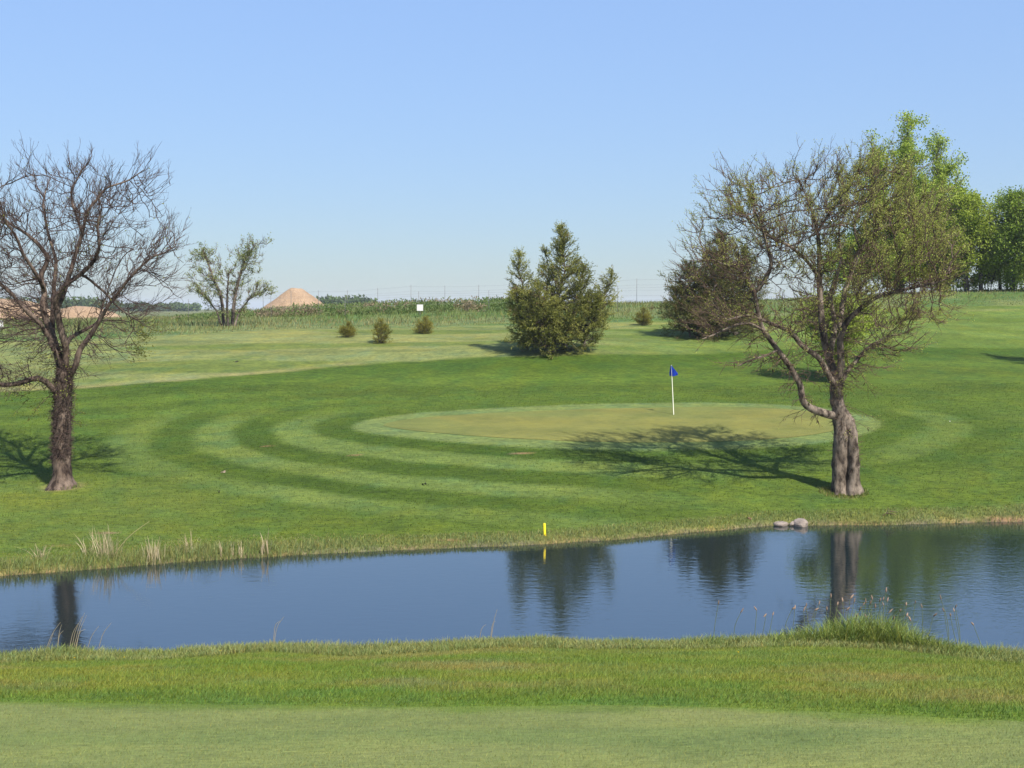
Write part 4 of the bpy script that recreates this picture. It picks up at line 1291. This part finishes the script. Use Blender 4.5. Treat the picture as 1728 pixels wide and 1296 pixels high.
# leafy weeds on the old earth bank behind the fence
n = 900
u = 300 + rg.random(n) * 590
Yb = 98 + rg.random(n) * 14
Xb = (u - 864) / FPX * Yb
crest = np.interp(u, [300, 420, 520, 640, 850, 890], [0.22, 0.6, 0.72, 0.85, 0.8, 0.4])
hw = crest * (0.35 + 0.65 * rg.random(n)) * (0.7 + 0.6 * fbm(Xb, Yb, 4, 85, 2))
mm = 34
kk = np.repeat(np.arange(n), mm)
f = rg.random(n * mm)
c = np.stack([Xb[kk], Yb[kk], height(Xb, Yb)[kk]], 1) + np.stack([rg.normal(size=n * mm) * 0.22, rg.normal(size=n * mm) * 0.22, f * hw[kk]], 1)
V, F = leaf_quads(c, norm(rg.normal(size=(n * mm, 3)) + np.array([0, 0, 0.6])), 0.14 + rg.random(n * mm) * 0.16, 0.09, rg)
cl = lerp(np.array([0.065, 0.12, 0.03]), np.array([0.17, 0.215, 0.075]), np.clip(fbm(c[:, 0], c[:, 1] + c[:, 2] * 3, 2.5, 86, 3) * 1.4 - 0.2 + rg.normal(size=n * mm) * 0.2, 0, 1))
dry = fbm(Xb, Yb, 3.0, 87, 2) > 0.62
cl[dry[kk]] = lerp(np.array([0.16, 0.13, 0.08]), np.array([0.30, 0.24, 0.16]), rg.random(dry[kk].sum()))
stuff('weeds', mesh_np('weeds', V, F, np.repeat(cl, 4, 0)), M_LEAF, 'leafy green weeds covering the low earth bank behind the meadow', 'weeds')

# ------------------------------------------------------------------ sand heaps, far woods
def sand_mat():
    m, nt, p = new_mat('sand')
    n1 = noise(nt, 0.35, 4, 0.6)
    n2 = noise(nt, 3.0, 5, 0.65, mapping=(1, 1, 0.35))
    r = ramp(nt, n1.outputs['Fac'], [(0.3, (0.27, 0.185, 0.115)), (0.7, (0.35, 0.25, 0.165))])
    r2 = ramp(nt, n2.outputs['Fac'], [(0.3, (0.8, 0.78, 0.76)), (0.7, (1.12, 1.12, 1.12))])
    nt.links.new(mix(nt, r.outputs['Color'], r2.outputs['Color'], 1.0, 'MULTIPLY'), p.inputs['Base Color'])
    p.inputs['Roughness'].default_value = 0.95
    p.inputs['Specular IOR Level'].default_value = 0.1
    nt.links.new(bump(nt, n2.outputs['Fac'], 0.8, 0.3), p.inputs['Normal'])
    return m

M_SAND = sand_mat()

def heap(name, label, cx, cy, prof, rx, ry, seed):
    """a polar grid heap; prof(r 0..1) gives the height in metres"""
    nr, na = 22, 72
    R = np.linspace(0, 1.15, nr)
    a = np.linspace(0, 2 * np.pi, na, endpoint=False)
    RR, AA = np.meshgrid(R, a, indexing='ij')
    wob = 1 + 0.09 * (fbm(np.cos(AA) * 2 + seed, np.sin(AA) * 2, 0.8, seed, 2) - 0.5)
    X = cx + RR * np.cos(AA) * rx * wob
    Y = cy + RR * np.sin(AA) * ry * wob
    gul = (fbm(AA * 14 / np.pi, RR * 1.5, 1.0, seed + 1, 2) - 0.5) * 0.6 * np.clip(RR * 2, 0, 1) * np.clip((1.1 - RR) * 3, 0, 1)
    Z = height(X, Y) + prof(RR) + gul + (fbm(X, Y, 1.6, seed + 2, 3) - 0.5) * 0.45
    Z = np.where(RR > 1.1, height(X, Y) - 0.3, Z)
    idx = np.arange(nr * na).reshape(nr, na)
    q = np.stack([idx[:-1], np.roll(idx[:-1], -1, 1), np.roll(idx[1:], -1, 1), idx[1:]], -1).reshape(-1, 4)
    return tag(link(name, mesh_np(name, np.stack([X, Y, Z], -1).reshape(-1, 3), [q], None, True), M_SAND), label, 'sand heap')

pc = at(500, 500, 220)
heap('sand_heap', 'tall conical heap of tan sand with a blunt top', pc[0], 220, lambda r: np.clip(5.95 * (1 - r), 0, 5.25), 8.4, 8.4, 5)
pc = at(-10, 510, 205)
heap('sand_heap', 'long low bank of tan sand behind the bare locust', pc[0], 205, lambda r: 3.4 * np.clip(1 - r * r, 0, 1) ** 0.8, 11.0, 9, 8)
pc = at(138, 520, 212)
heap('sand_heap', 'small flat sand mound beside the long sand bank', pc[0], 212, lambda r: 2.1 * np.clip(1 - r * r, 0, 1) ** 0.9, 7.0, 5, 11)

def wood(label, u0, u1, vtop, Y, seed, n=5200):
    r_ = np.random.default_rng(seed)
    m = max(4, int((u1 - u0) / 4))
    us = np.linspace(u0, u1, m) + r_.normal(size=m) * 3
    parts, cols = [], []
    for q in us:
        x = (q - 864) / FPX * Y
        g = float(height(x, Y))
        hgt = CAM_H + (520 - vtop) / FPX * Y - g
        hgt *= 0.66 + 0.38 * r_.random()
        y = Y + r_.normal() * 12
        k = n // m
        d = norm(r_.normal(size=(k, 3))) * (r_.random(k) ** 0.4)[:, None]
        parts.append(np.array([x, y, g + hgt * 0.52]) + d * np.array([hgt * 0.75, hgt * 0.6, hgt * 0.5]))
        cols.append(np.tile(lerp(np.array([0.05, 0.085, 0.025]), np.array([0.10, 0.15, 0.04]), r_.random()), (k, 1)) * (0.7 + 0.6 * r_.random(k))[:, None])
    c, cl_ = np.concatenate(parts), np.concatenate(cols)
    V, F = leaf_quads(c, r_.normal(size=c.shape), 1.6, 1.2, r_)
    o = stuff('far_wood', mesh_np('far_wood', V, F, np.repeat(cl_, 4, 0)), M_LEAF, label, 'wood')
    return o

wood('distant dark wood behind the sand bank', -60, 178, 500, 620, 1)
wood('distant bluish wood left of the small tree', 196, 322, 510, 760, 2, 4200)
wood('distant wood right of the sand cone', 545, 622, 499, 520, 3, 3600)

# ------------------------------------------------------------------ wire fences and signs
M_STEEL = plain_mat('fence_steel', (0.13, 0.13, 0.13), 0.6, 0.4, 0.3, 15)
M_WHITE = plain_mat('sign_white', (0.55, 0.55, 0.54), 0.5, 0.4, 0.04, 8)

def box_mesh(name, x0, x1, y0, y1, z0, z1, bev=0.0):
    import bmesh
    bm = bmesh.new()
    bmesh.ops.create_cube(bm, size=1.0)
    for v in bm.verts:
        v.co = ((x0 + x1) / 2 + v.co.x * (x1 - x0), (y0 + y1) / 2 + v.co.y * (y1 - y0), (z0 + z1) / 2 + v.co.z * (z1 - z0))
    if bev:
        bmesh.ops.bevel(bm, geom=bm.edges[:], offset=bev, segments=2, affect='EDGES')
    me = bpy.data.meshes.new(name)
    bm.to_mesh(me)
    bm.free()
    return me

def t_post(name, x, y, z0, z1, parent):
    """steel fence post of T section"""
    a = box_mesh(name, x - 0.017, x + 0.017, y - 0.006, y + 0.006, z0, z1)
    V = np.array([v.co[:] for v in a.vertices])
    F = np.array([p.vertices[:] for p in a.polygons])
    W = V.copy()
    W[:, 0] = x + (V[:, 0] - x) * 0.25
    W[:, 1] = y + 0.007 + (V[:, 1] - y + 0.006) * 3.2
    W[:, 2] = np.where(V[:, 2] > (z0 + z1) / 2, V[:, 2] - 0.01, V[:, 2])
    vv, ff, _ = join([(V, [F]), (W, [F])])
    return child(name, mesh_np(name, vv, ff), M_STEEL, parent)

def fence(label, us, vt, Y, strands):
    xs = [(u - 864) / FPX * Y for u in us]
    g = [float(height(x, Y)) for x in xs]
    tops = [CAM_H + (520 - v) / FPX * Y for v in vt]
    t = thing('wire_fence', label, 'fence', (xs[0], Y, g[0]))
    for x, z, tp in zip(xs, g, tops):
        t_post('post', x, Y, z - 0.2, tp, t)
    for s in strands:
        pts = []
        for k in range(len(xs) - 1):
            for q in range(4):
                f_ = q / 4
                zz = (g[k] * (1 - f_) + g[k + 1] * f_) + s * ((tops[k] - g[k]) * (1 - f_) + (tops[k + 1] - g[k + 1]) * f_) - 0.03 * math.sin(math.pi * f_)
                pts.append((xs[k] * (1 - f_) + xs[k + 1] * f_, Y - 0.016, zz))
        pts.append((xs[-1], Y - 0.016, g[-1] + s * (tops[-1] - g[-1])))
        P = np.array(pts)[None]
        child('wire', mesh_np('wire', *tubes(P, np.full(P.shape[:2], 0.0055), 3)), M_STEEL, t)
    return t

fence('tall wire fence of thin steel posts along the crest behind the weeds',
      [445, 492, 538, 587, 638, 694, 751, 808, 868, 931, 994, 1074, 1135], [491, 491, 490, 490, 486, 481, 482, 481, 478, 476, 474, 470, 468], 106, (0.35, 0.55, 0.75, 0.95))
fence('lower wire fence with widely spaced posts in front of the weeds', [319, 458, 583, 707, 825, 940, 1042, 1160], [505, 500, 497, 492, 490, 486, 482, 478], 97, (0.45, 0.9))

def sign(label, u, v0, v1, w, Y, ztop=None, zbase=None):
    x = (u - 864) / FPX * Y
    z1, z0 = CAM_H + (520 - v0) / FPX * Y, CAM_H + (520 - v1) / FPX * Y
    g = float(height(x, Y))
    t = thing('warning_sign', label, 'sign', (x, Y, g), 'white signs at the course edge')
    ww = w * Y / FPX / 2
    child('panel', box_mesh('panel', x - ww, x + ww, Y - 0.012, Y + 0.004, z0, z1, 0.003), M_WHITE, t)
    t_post('post', x, Y + 0.012, g - 0.2, (ztop or z1 - 0.03), t)
    return t

sign('square white sign on a thin post in front of the weed bank', 709, 514, 524.5, 10.5, 95)
sign('square white sign low in the meadow behind the bare locust', 1, 541, 552, 11, 88)

# ------------------------------------------------------------------ flagstick, hazard stake, stones
M_STICK = plain_mat('fibreglass_white', (0.80, 0.78, 0.68), 0.35, 0.5, 0.04, 30)
M_FLAG = leaf_mat('flag_nylon', 0.3, 0.55, 0.3)
fb = hit(1137, 700)
yf_ = fb[1]
ft = at(1133.0, 616, yf_ - 0.05)
t = thing('golf_flagstick', 'leaning white flagstick with a blue triangular flag on the putting green', 'flagstick', tuple(fb))
s = np.linspace(0, 1, 9)[:, None]
line = (fb - np.array([0, 0, 0.1])) * (1 - s) + ft * s
child('stick', mesh_np('stick', *tubes(line[None], np.linspace(0.020, 0.014, 9)[None], 10), smooth=True), M_STICK, t)
# drooping pennant: hoist down the stick, the free corner hanging to the right and one fold to the left
ns, nt_ = 15, 9
S_, T_ = np.meshgrid(np.linspace(0, 1, ns), np.linspace(0, 1, nt_), indexing='ij')
ux = np.array([1.0, 0, 0])
hoist = 0.47
down = norm(fb - ft)
Lx = 0.27 * S_ - 0.0
zz = -(T_ * hoist * (1 - 0.80 * S_) + 0.34 * S_ ** 0.85)
pts = ft + down * 0.0 + Lx[..., None] * ux + np.stack([np.zeros_like(zz), 0.06 * np.sin(S_ * 9 + T_ * 2.5) * (0.25 + S_) - 0.03, zz], -1) + (T_ * hoist * (1 - S_))[..., None] * (down * np.array([1, 1, 0]))
fold = ft + (-(0.10 * S_ * np.sin(np.pi * np.clip(T_ * 0.5 + 0.25, 0, 1)) * (0.3 + 0.9 * T_)))[..., None] * ux + np.stack([np.zeros_like(zz), 0.035 + 0.05 * S_, -(T_ * hoist * 0.98) - 0.02 * S_], -1) + (T_ * hoist)[..., None] * (down * np.array([1, 1, 0]))
idx = np.arange(ns * nt_).reshape(ns, nt_)
q = np.stack([idx[:-1, :-1], idx[1:, :-1], idx[1:, 1:], idx[:-1, 1:]], -1).reshape(-1, 4)
V, F, _ = join([(pts.reshape(-1, 3), [q]), (fold.reshape(-1, 3), [q])])
child('flag', mesh_np('flag', V, F, np.tile(np.array([0.012, 0.045, 0.42]), (len(V), 1)), True), M_FLAG, t)

M_YELLOW = plain_mat('stake_yellow', (0.80, 0.62, 0.02), 0.5, 0.3, 0.06, 20)
pb = hit(919.5, 904)
me = box_mesh('hazard_stake', -0.032, 0.032, -0.022, 0.022, -0.1, 0.37, 0.006)
o = tag(link('hazard_stake', me, M_YELLOW), 'short yellow hazard stake on the far bank of the pond', 'stake')
o.location = tuple(pb)
o.rotation_euler = (0.02, -0.05, 0.25)

def stone_mat(name, a, b_):
    m, nt, p = new_mat(name)
    n1 = noise(nt, 5, 6, 0.7)
    r = ramp(nt, n1.outputs['Fac'], [(0.3, a), (0.7, b_)])
    nt.links.new(r.outputs['Color'], p.inputs['Base Color'])
    p.inputs['Roughness'].default_value = 0.9
    nt.links.new(bump(nt, n1.outputs['Fac'], 0.6, 0.04), p.inputs['Normal'])
    return m

M_STONE = stone_mat('field_stone', (0.13, 0.102, 0.085), (0.30, 0.25, 0.21))

def stone(label, u, v, w, d, h, seed, group='stones at the waterline'):
    import bmesh
    r_ = np.random.default_rng(seed)
    p = hit(u, v)
    bm = bmesh.new()
    bmesh.ops.create_icosphere(bm, subdivisions=3, radius=1.0)
    cuts = norm(r_.normal(size=(9, 3)))
    off = 0.62 + 0.3 * r_.random(9)
    for vv in bm.verts:
        c = np.array(vv.co)
        for a, o_ in zip(cuts, off):
            e = c @ a - o_
            if e > 0:
                c = c - a * e * 0.92
        c = c * (1 + 0.06 * (vnoise(c[0] * 3 + c[2] * 2, c[1] * 3 + c[2], 0.7, seed) - 0.5))
        vv.co = (c[0] * w / 2, c[1] * d / 2, c[2] * h)
    me = bpy.data.meshes.new('stone')
    bm.to_mesh(me)
    bm.free()
    o = tag(link('stone', me, M_STONE), label, 'stone', group)
    o.location = (p[0], p[1], p[2] + h * 0.25)
    o.rotation_euler = (0, 0, r_.random() * 6)
    return o

stone('largest pale stone with a sloping top at the waterline by the double trunk', 1351, 890, 0.66, 0.5, 0.24, 3)
stone('flat grey stone at the waterline set apart from the pale one', 1318, 886, 0.5, 0.4, 0.10, 4)
stone('smallest dark stone touching the pale stone at the waterline', 1337, 886, 0.26, 0.24, 0.10, 5)

# ------------------------------------------------------------------ dry stalks, reeds, seed heads
M_SEED = leaf_mat('seed_head', 0.15, 0.9, 0.1)

def stalk(px, Y, r0, r1, n=7, dy=0.0):
    q = np.array([at(u, v, Y + dy * k / max(1, len(px) - 1)) for k, (u, v) in enumerate(px)])
    s_ = np.linspace(0, len(q) - 1, n)
    P = np.stack([np.interp(s_, np.arange(len(q)), q[:, j]) for j in range(3)], 1)
    P[1:-1] = P[1:-1] * 0.5 + (P[2:] + P[:-2]) * 0.25
    return tubes(P[None], np.linspace(r0, r1, n)[None], 4)

def dry_stalks(label, lines, Yat, group, r0=0.008, cat='dry grass', name='dry_stalk'):
    u0, v0 = lines[0][0]
    p = hit(u0, v0, 15, 60) if Yat is None else np.array([(u0 - 864) / FPX * Yat, Yat, float(height((u0 - 864) / FPX * Yat, Yat))])
    t = thing(name, label, cat, tuple(p), group)
    for L in lines:
        vb = 520 + (CAM_H - (p[2] - 0.03)) * FPX / p[1]
        px = [(L[0][0], vb)] + list(L[1:])
        V, F = stalk(px, p[1], r0, 0.0025)
        child('stem', mesh_np('stem', V, F, np.tile(np.array([0.40, 0.33, 0.22]), (len(V), 1))), M_STRAW, t)
    return t

G1 = 'dry stalks leaning over the near bank'
for L, lab in (([[(69, 1090), (86, 1072), (102, 1050)], [(72, 1090), (90, 1068)]], 'pair of crossed dry stalks at the near bank beside the trunk reflection'),
               ([[(95, 1090), (99, 1070), (104, 1054)], [(95, 1090), (99, 1072), (107, 1064)]], 'short dry stalk with a bent tip over the trunk reflection'),
               ([[(112, 1090), (122, 1068), (132, 1052)], [(118, 1090), (131, 1064), (143, 1034)], [(121, 1090), (134, 1064), (146, 1038)], [(116, 1090), (126, 1066), (139, 1040)], [(124, 1088), (133, 1066), (144, 1062)]], 'sheaf of tall dry stalks leaning beside the trunk reflection'),
               ([[(142, 1088), (152, 1076), (167, 1056)]], 'thin dry stalk next to the tall dry sheaf'),
               ([[(160, 1086), (172, 1070), (188, 1051)]], 'long single dry stalk a step past the tall dry sheaf'),
               ([[(459, 1075), (466, 1058), (479, 1041)], [(460, 1075), (463, 1055), (472, 1048)]], 'forked dry stalk on the near bank before open water'),
               ([[(806, 1068), (812, 1060), (820, 1054)]], 'short thick dry stalk lying over the near bank grass'),
               ([[(826, 1066), (833, 1048), (839, 1028)], [(826, 1066), (830, 1054), (836, 1048)]], 'thin upright dry stalk where the near bank bulges')):
    u0 = L[0][0][0]
    yy = float(np.interp((u0 - 864) / FPX * 23.6, NEAR_X, NEAR_Y)) - 0.12
    dry_stalks(lab, L, yy, G1, 0.007)

def tuft(label, u, v, n, h, spread, cols, group, seed, width=0.012, lean=0.3, name='dry_tuft', extra=None):
    r_ = np.random.default_rng(seed)
    p = hit(u, v, 28, 60)
    t = thing(name, label, 'dry grass', tuple(p), group)
    xy = r_.normal(size=(n, 2)) * spread
    base = np.stack([p[0] + xy[:, 0], p[1] + xy[:, 1], height(p[0] + xy[:, 0], p[1] + xy[:, 1]) - 0.01], 1)
    V, F = blades(base, h * (0.45 + 0.6 * r_.random(n)), width, r_.normal(size=(n, 2)) * lean + xy * 0.6 / max(spread, 0.01) * lean, r_, 4, 0.7)
    c = lerp(np.array(cols[0]), np.array(cols[1]), r_.random(n))
    child('blades', mesh_np('blades', V, F, np.repeat(c, len(V) // n, 0)), M_STRAW, t, 'stuff')
    if extra:
        for L in extra:
            V, F = stalk(L, p[1], 0.011, 0.005, 9)
            child('stem', mesh_np('stem', V, F, np.tile(np.array([0.40, 0.34, 0.19]), (len(V), 1))), M_STRAW, t)
    return t

STRAW2 = [(0.30, 0.235, 0.14), (0.47, 0.40, 0.27)]
G2 = 'dry tufts on the far bank'
tuft('tall dry grass tuft with one long bent stem on the far bank', 180, 941, 70, 0.95, 0.16, STRAW2, G2, 1, 0.014, 0.22, extra=[[(192, 938), (204, 920), (224, 899), (252, 880)]])
tuft('tent-shaped dry grass tuft on the far bank', 258, 947, 60, 0.66, 0.15, STRAW2, G2, 2, 0.016, 0.10)
tuft('small dry tuft beside the bare patch on the far bank', 70, 944, 26, 0.5, 0.08, STRAW2, G2, 3, 0.014, 0.35)
tuft('thin dry tuft between the bent stem and the bare patch', 149, 934, 18, 0.55, 0.09, STRAW2, G2, 4, 0.012, 0.3)
tuft('thin arching dry grass beyond the tent-shaped tuft', 316, 932, 22, 0.75, 0.10, STRAW2, G2, 6, 0.012, 0.3)
G3 = 'broken reed stubs in the far shallows'
for k, (u, v, top, lab) in enumerate(((374, 938, 908, 'single tapering reed stub farthest from the reed bundle'), (393, 938, 915, 'short leaning reed stub next to the single tapering one'),
                                      (406, 938, 914, 'short reed stub standing alone before the reed bundle'), (442, 941, 908, 'reed stub leaning on the tall reed bundle'), (451, 941, 896, 'tallest reed bundle in the far shallows'))):
    hgt = (v - top) / FPX * 34
    tuft(lab, u, v, 7 if k != 4 else 12, hgt * 1.15, 0.022 if k != 4 else 0.04, STRAW2, G3, 20 + k, 0.03, 0.06, 'reed_stub')
# green rushes in the shallows there
n = 260
X = -10.5 + rg.random(n) * 5.0
Y = np.interp(X, FAR_X, FAR_Y) - 0.05 - rg.random(n) ** 2 * 0.35
V, F = blades(np.stack([X, Y, np.full(n, -0.1)], 1), 0.25 + rg.random(n) * 0.35, 0.014, rg.normal(size=(n, 2)) * 0.2, rg, 3, 0.5)
stuff('rushes', mesh_np('rushes', V, F, np.repeat(vary(np.array([[0.14, 0.18, 0.06]]), n), len(V) // n, 0)), M_BLADE, 'thin green rushes standing in the far shallows among the reed stubs', 'rushes')

# seed heads over the tall clump: px measured, each a stem with its head
heads = [(1304, 1038), (1337, 1028), (1341, 1028), (1356, 1031), (1360, 1024), (1382, 1020), (1402, 1009), (1413, 1021), (1422, 1015), (1435, 1010), (1441, 1017), (1445, 1040), (1456, 1022), (1461, 1018),
         (1468, 1020), (1472, 1012), (1477, 1026), (1484, 1015), (1490, 1013), (1491, 1022), (1497, 1015), (1495, 999), (1500, 1034), (1518, 1032), (1529, 1022), (1530, 1040), (1544, 1018), (1556, 1026),
         (1588, 1012), (1593, 1032), (1604, 1040), (1612, 1026), (1610, 1032), (1643, 1055), (1375, 1030), (1395, 1030), (1428, 1030), (1450, 1030), (1462, 1042), (1508, 1046), (1537, 1048), (1575, 1040), (1212, 1020), (1250, 1034), (1277, 1030), (1293, 1036)]
G4 = 'grass stalks with seed heads on the near bank'
for k, (u, v) in enumerate(heads):
    x = (u - 864) / FPX * 23.6
    yy = float(np.interp(x, NEAR_X, NEAR_Y)) - 0.05 - 0.4 * rg.random()
    bx = x + rg.normal() * 0.06
    g = float(height(bx, yy)) - 0.02
    tp = at(u, v, yy)
    where = 'standing apart beside the tall clump' if u < 1370 else 'at the ragged end of the tall clump' if u > 1540 else 'rising from the thick of the tall clump'
    t = thing('seed_stalk', 'thin grass stalk with a tan seed head, ' + where, 'grass stalk', (bx, yy, g), G4)
    b0 = np.array([bx, yy, g])
    s = np.linspace(0, 1, 6)[:, None]
    P = b0 * (1 - s) + tp * s + np.array([1.0, 0, 0]) * (rg.normal() * 0.04 * np.sin(s * np.pi))
    V, F = tubes(P[None], np.linspace(0.006, 0.004, 6)[None], 4)
    child('stem', mesh_np('stem', V, F, np.tile(np.array([0.17, 0.20, 0.07]), (len(V), 1))), M_BLADE, t)
    hl = 0.07 + 0.05 * rg.random()
    dv = norm(P[-1] - P[-2] + rg.normal(size=3) * 0.05)
    H = P[-1] + dv * (np.linspace(-0.1, 1, 6)[:, None] * hl)
    V, F = tubes(H[None], (np.array([0.003, 0.011, 0.014, 0.012, 0.008, 0.002]) * (0.8 + 0.5 * rg.random()))[None], 6)
    child('seed_head', mesh_np('seed_head', V, F, np.tile(np.array([0.27, 0.185, 0.135]) * (0.8 + 0.5 * rg.random()), (len(V), 1)), True), M_SEED, t)

# ------------------------------------------------------------------ small things lying about
def flake(name, label, cat, u, v, size, col, seed, group=None, n=5):
    r_ = np.random.default_rng(seed)
    p = hit(u, v)
    c = p + np.stack([r_.normal(size=n) * size * 0.12, r_.normal(size=n) * size * 0.12, 0.02 + r_.random(n) * size * 0.3], 1)
    V, F = leaf_quads(c, norm(r_.normal(size=(n, 3)) * np.array([1, 1, 0.5])), size * (0.5 + 0.5 * r_.random(n)), size * 0.5, r_)
    me = mesh_np(name, V - p, F, np.repeat(np.array(col) * (0.7 + 0.6 * r_.random(n))[:, None], 4, 0))
    o = tag(link(name, me, M_STRAW), label, cat, group)
    o.location = tuple(p)
    return o

flake('dead_leaf_clump', 'pale tan clump of dead leaves on the mown laps', 'dead leaves', 376, 798, 0.12, (0.42, 0.33, 0.26), 1, n=9)
flake('dead_leaf_clump', 'dark curled dead leaf below the tan clump on the lawn', 'dead leaves', 370, 832, 0.13, (0.05, 0.05, 0.04), 2, n=4)
flake('dead_leaf_clump', 'dark dead leaf on the dry upper slope', 'dead leaves', 398, 611, 0.22, (0.05, 0.05, 0.04), 3, n=4)
flake('dead_leaf_clump', 'dark dead leaf on the lap next below the putting green', 'dead leaves', 716, 819, 0.16, (0.05, 0.05, 0.035), 4, n=5)
flake('dead_leaf_clump', 'reddish dead leaves by the fallen twigs near the waterline', 'dead leaves', 1266, 877, 0.14, (0.22, 0.13, 0.09), 5, n=7)
for k, (u, v) in enumerate(((106, 1112), (125, 1117), (209, 1116), (655, 1101), (700, 1103), (1245, 1108), (296, 1106), (371, 1105))):
    p = hit(u, v)
    t = thing('dandelion', 'tiny yellow dandelion flower in the rough grass of the near slope', 'flower', tuple(p), 'dandelions on the near slope')
    P = p + np.linspace(0, 1, 3)[:, None] * np.array([0.01, 0.0, 0.075])
    V, F = tubes(P[None], np.full((1, 3), 0.003), 4)
    child('stem', mesh_np('stem', V, F, np.tile(np.array([0.2, 0.24, 0.08]), (len(V), 1))), M_BLADE, t)
    a = np.arange(14) / 14 * 2 * np.pi
    c = np.tile(P[-1], (14, 1))
    V, F = leaf_quads(c, np.stack([np.cos(a), np.sin(a), 0.45 + 0.2 * np.sin(a * 5)], 1), 0.017, 0.009, rg)
    child('flower', mesh_np('flower', V, F, np.tile(np.array([0.75, 0.52, 0.01]), (len(V), 1))), M_STRAW, t)
# fallen twigs by the double trunk
p = hit(1497, 871)
t = thing('fallen_branch', 'small bare fallen branch on the bank right of the double trunk', 'branch', tuple(p))
ends = [[(1490, 872), (1496, 868), (1500, 862), (1497, 857)], [(1496, 868), (1504, 868), (1513, 872)], [(1500, 864), (1508, 866), (1515, 866)]]
for L in ends:
    V, F = stalk([(a, b_ - 2) for a, b_ in L], p[1] - 0.05, 0.016, 0.006)
    child('twig', mesh_np('twig', V, F), M_TWIG_R, t)
p = hit(1603, 712)
import bmesh
bm = bmesh.new()
bmesh.ops.create_icosphere(bm, subdivisions=3, radius=0.0214)
for k, v in enumerate(bm.verts):
    v.co *= 1 - 0.02 * (k % 3 == 0)
me = bpy.data.meshes.new('golf_ball')
bm.to_mesh(me)
bm.free()
o = tag(link('golf_ball', me, M_WHITE), 'white golf ball lying beside the light lap past the double trunk', 'golf ball')
o.location = (p[0], p[1], p[2] + 0.03)

# ------------------------------------------------------------------ summer haze: one closed box of pale air round everything
m = bpy.data.materials.new('haze')
m.use_nodes = True
nt = m.node_tree
nt.nodes.remove(nt.nodes['Principled BSDF'])
pv = nt.nodes.new('ShaderNodeVolumePrincipled')
pv.inputs['Color'].default_value = (0.80, 0.88, 1.0, 1)
pv.inputs['Density'].default_value = 0.00018
pv.inputs['Anisotropy'].default_value = 0.0
nt.links.new(pv.outputs[0], nt.nodes['Material Output'].inputs['Volume'])
hz = link('haze', box_mesh('haze', -4050, 4050, -3050, 5050, -2.2, 30.0), m)
hz['kind'] = 'stuff'
tag(hz, 'pale even haze in the air over the whole course', 'haze')
SC.cycles.volume_bounces = 0
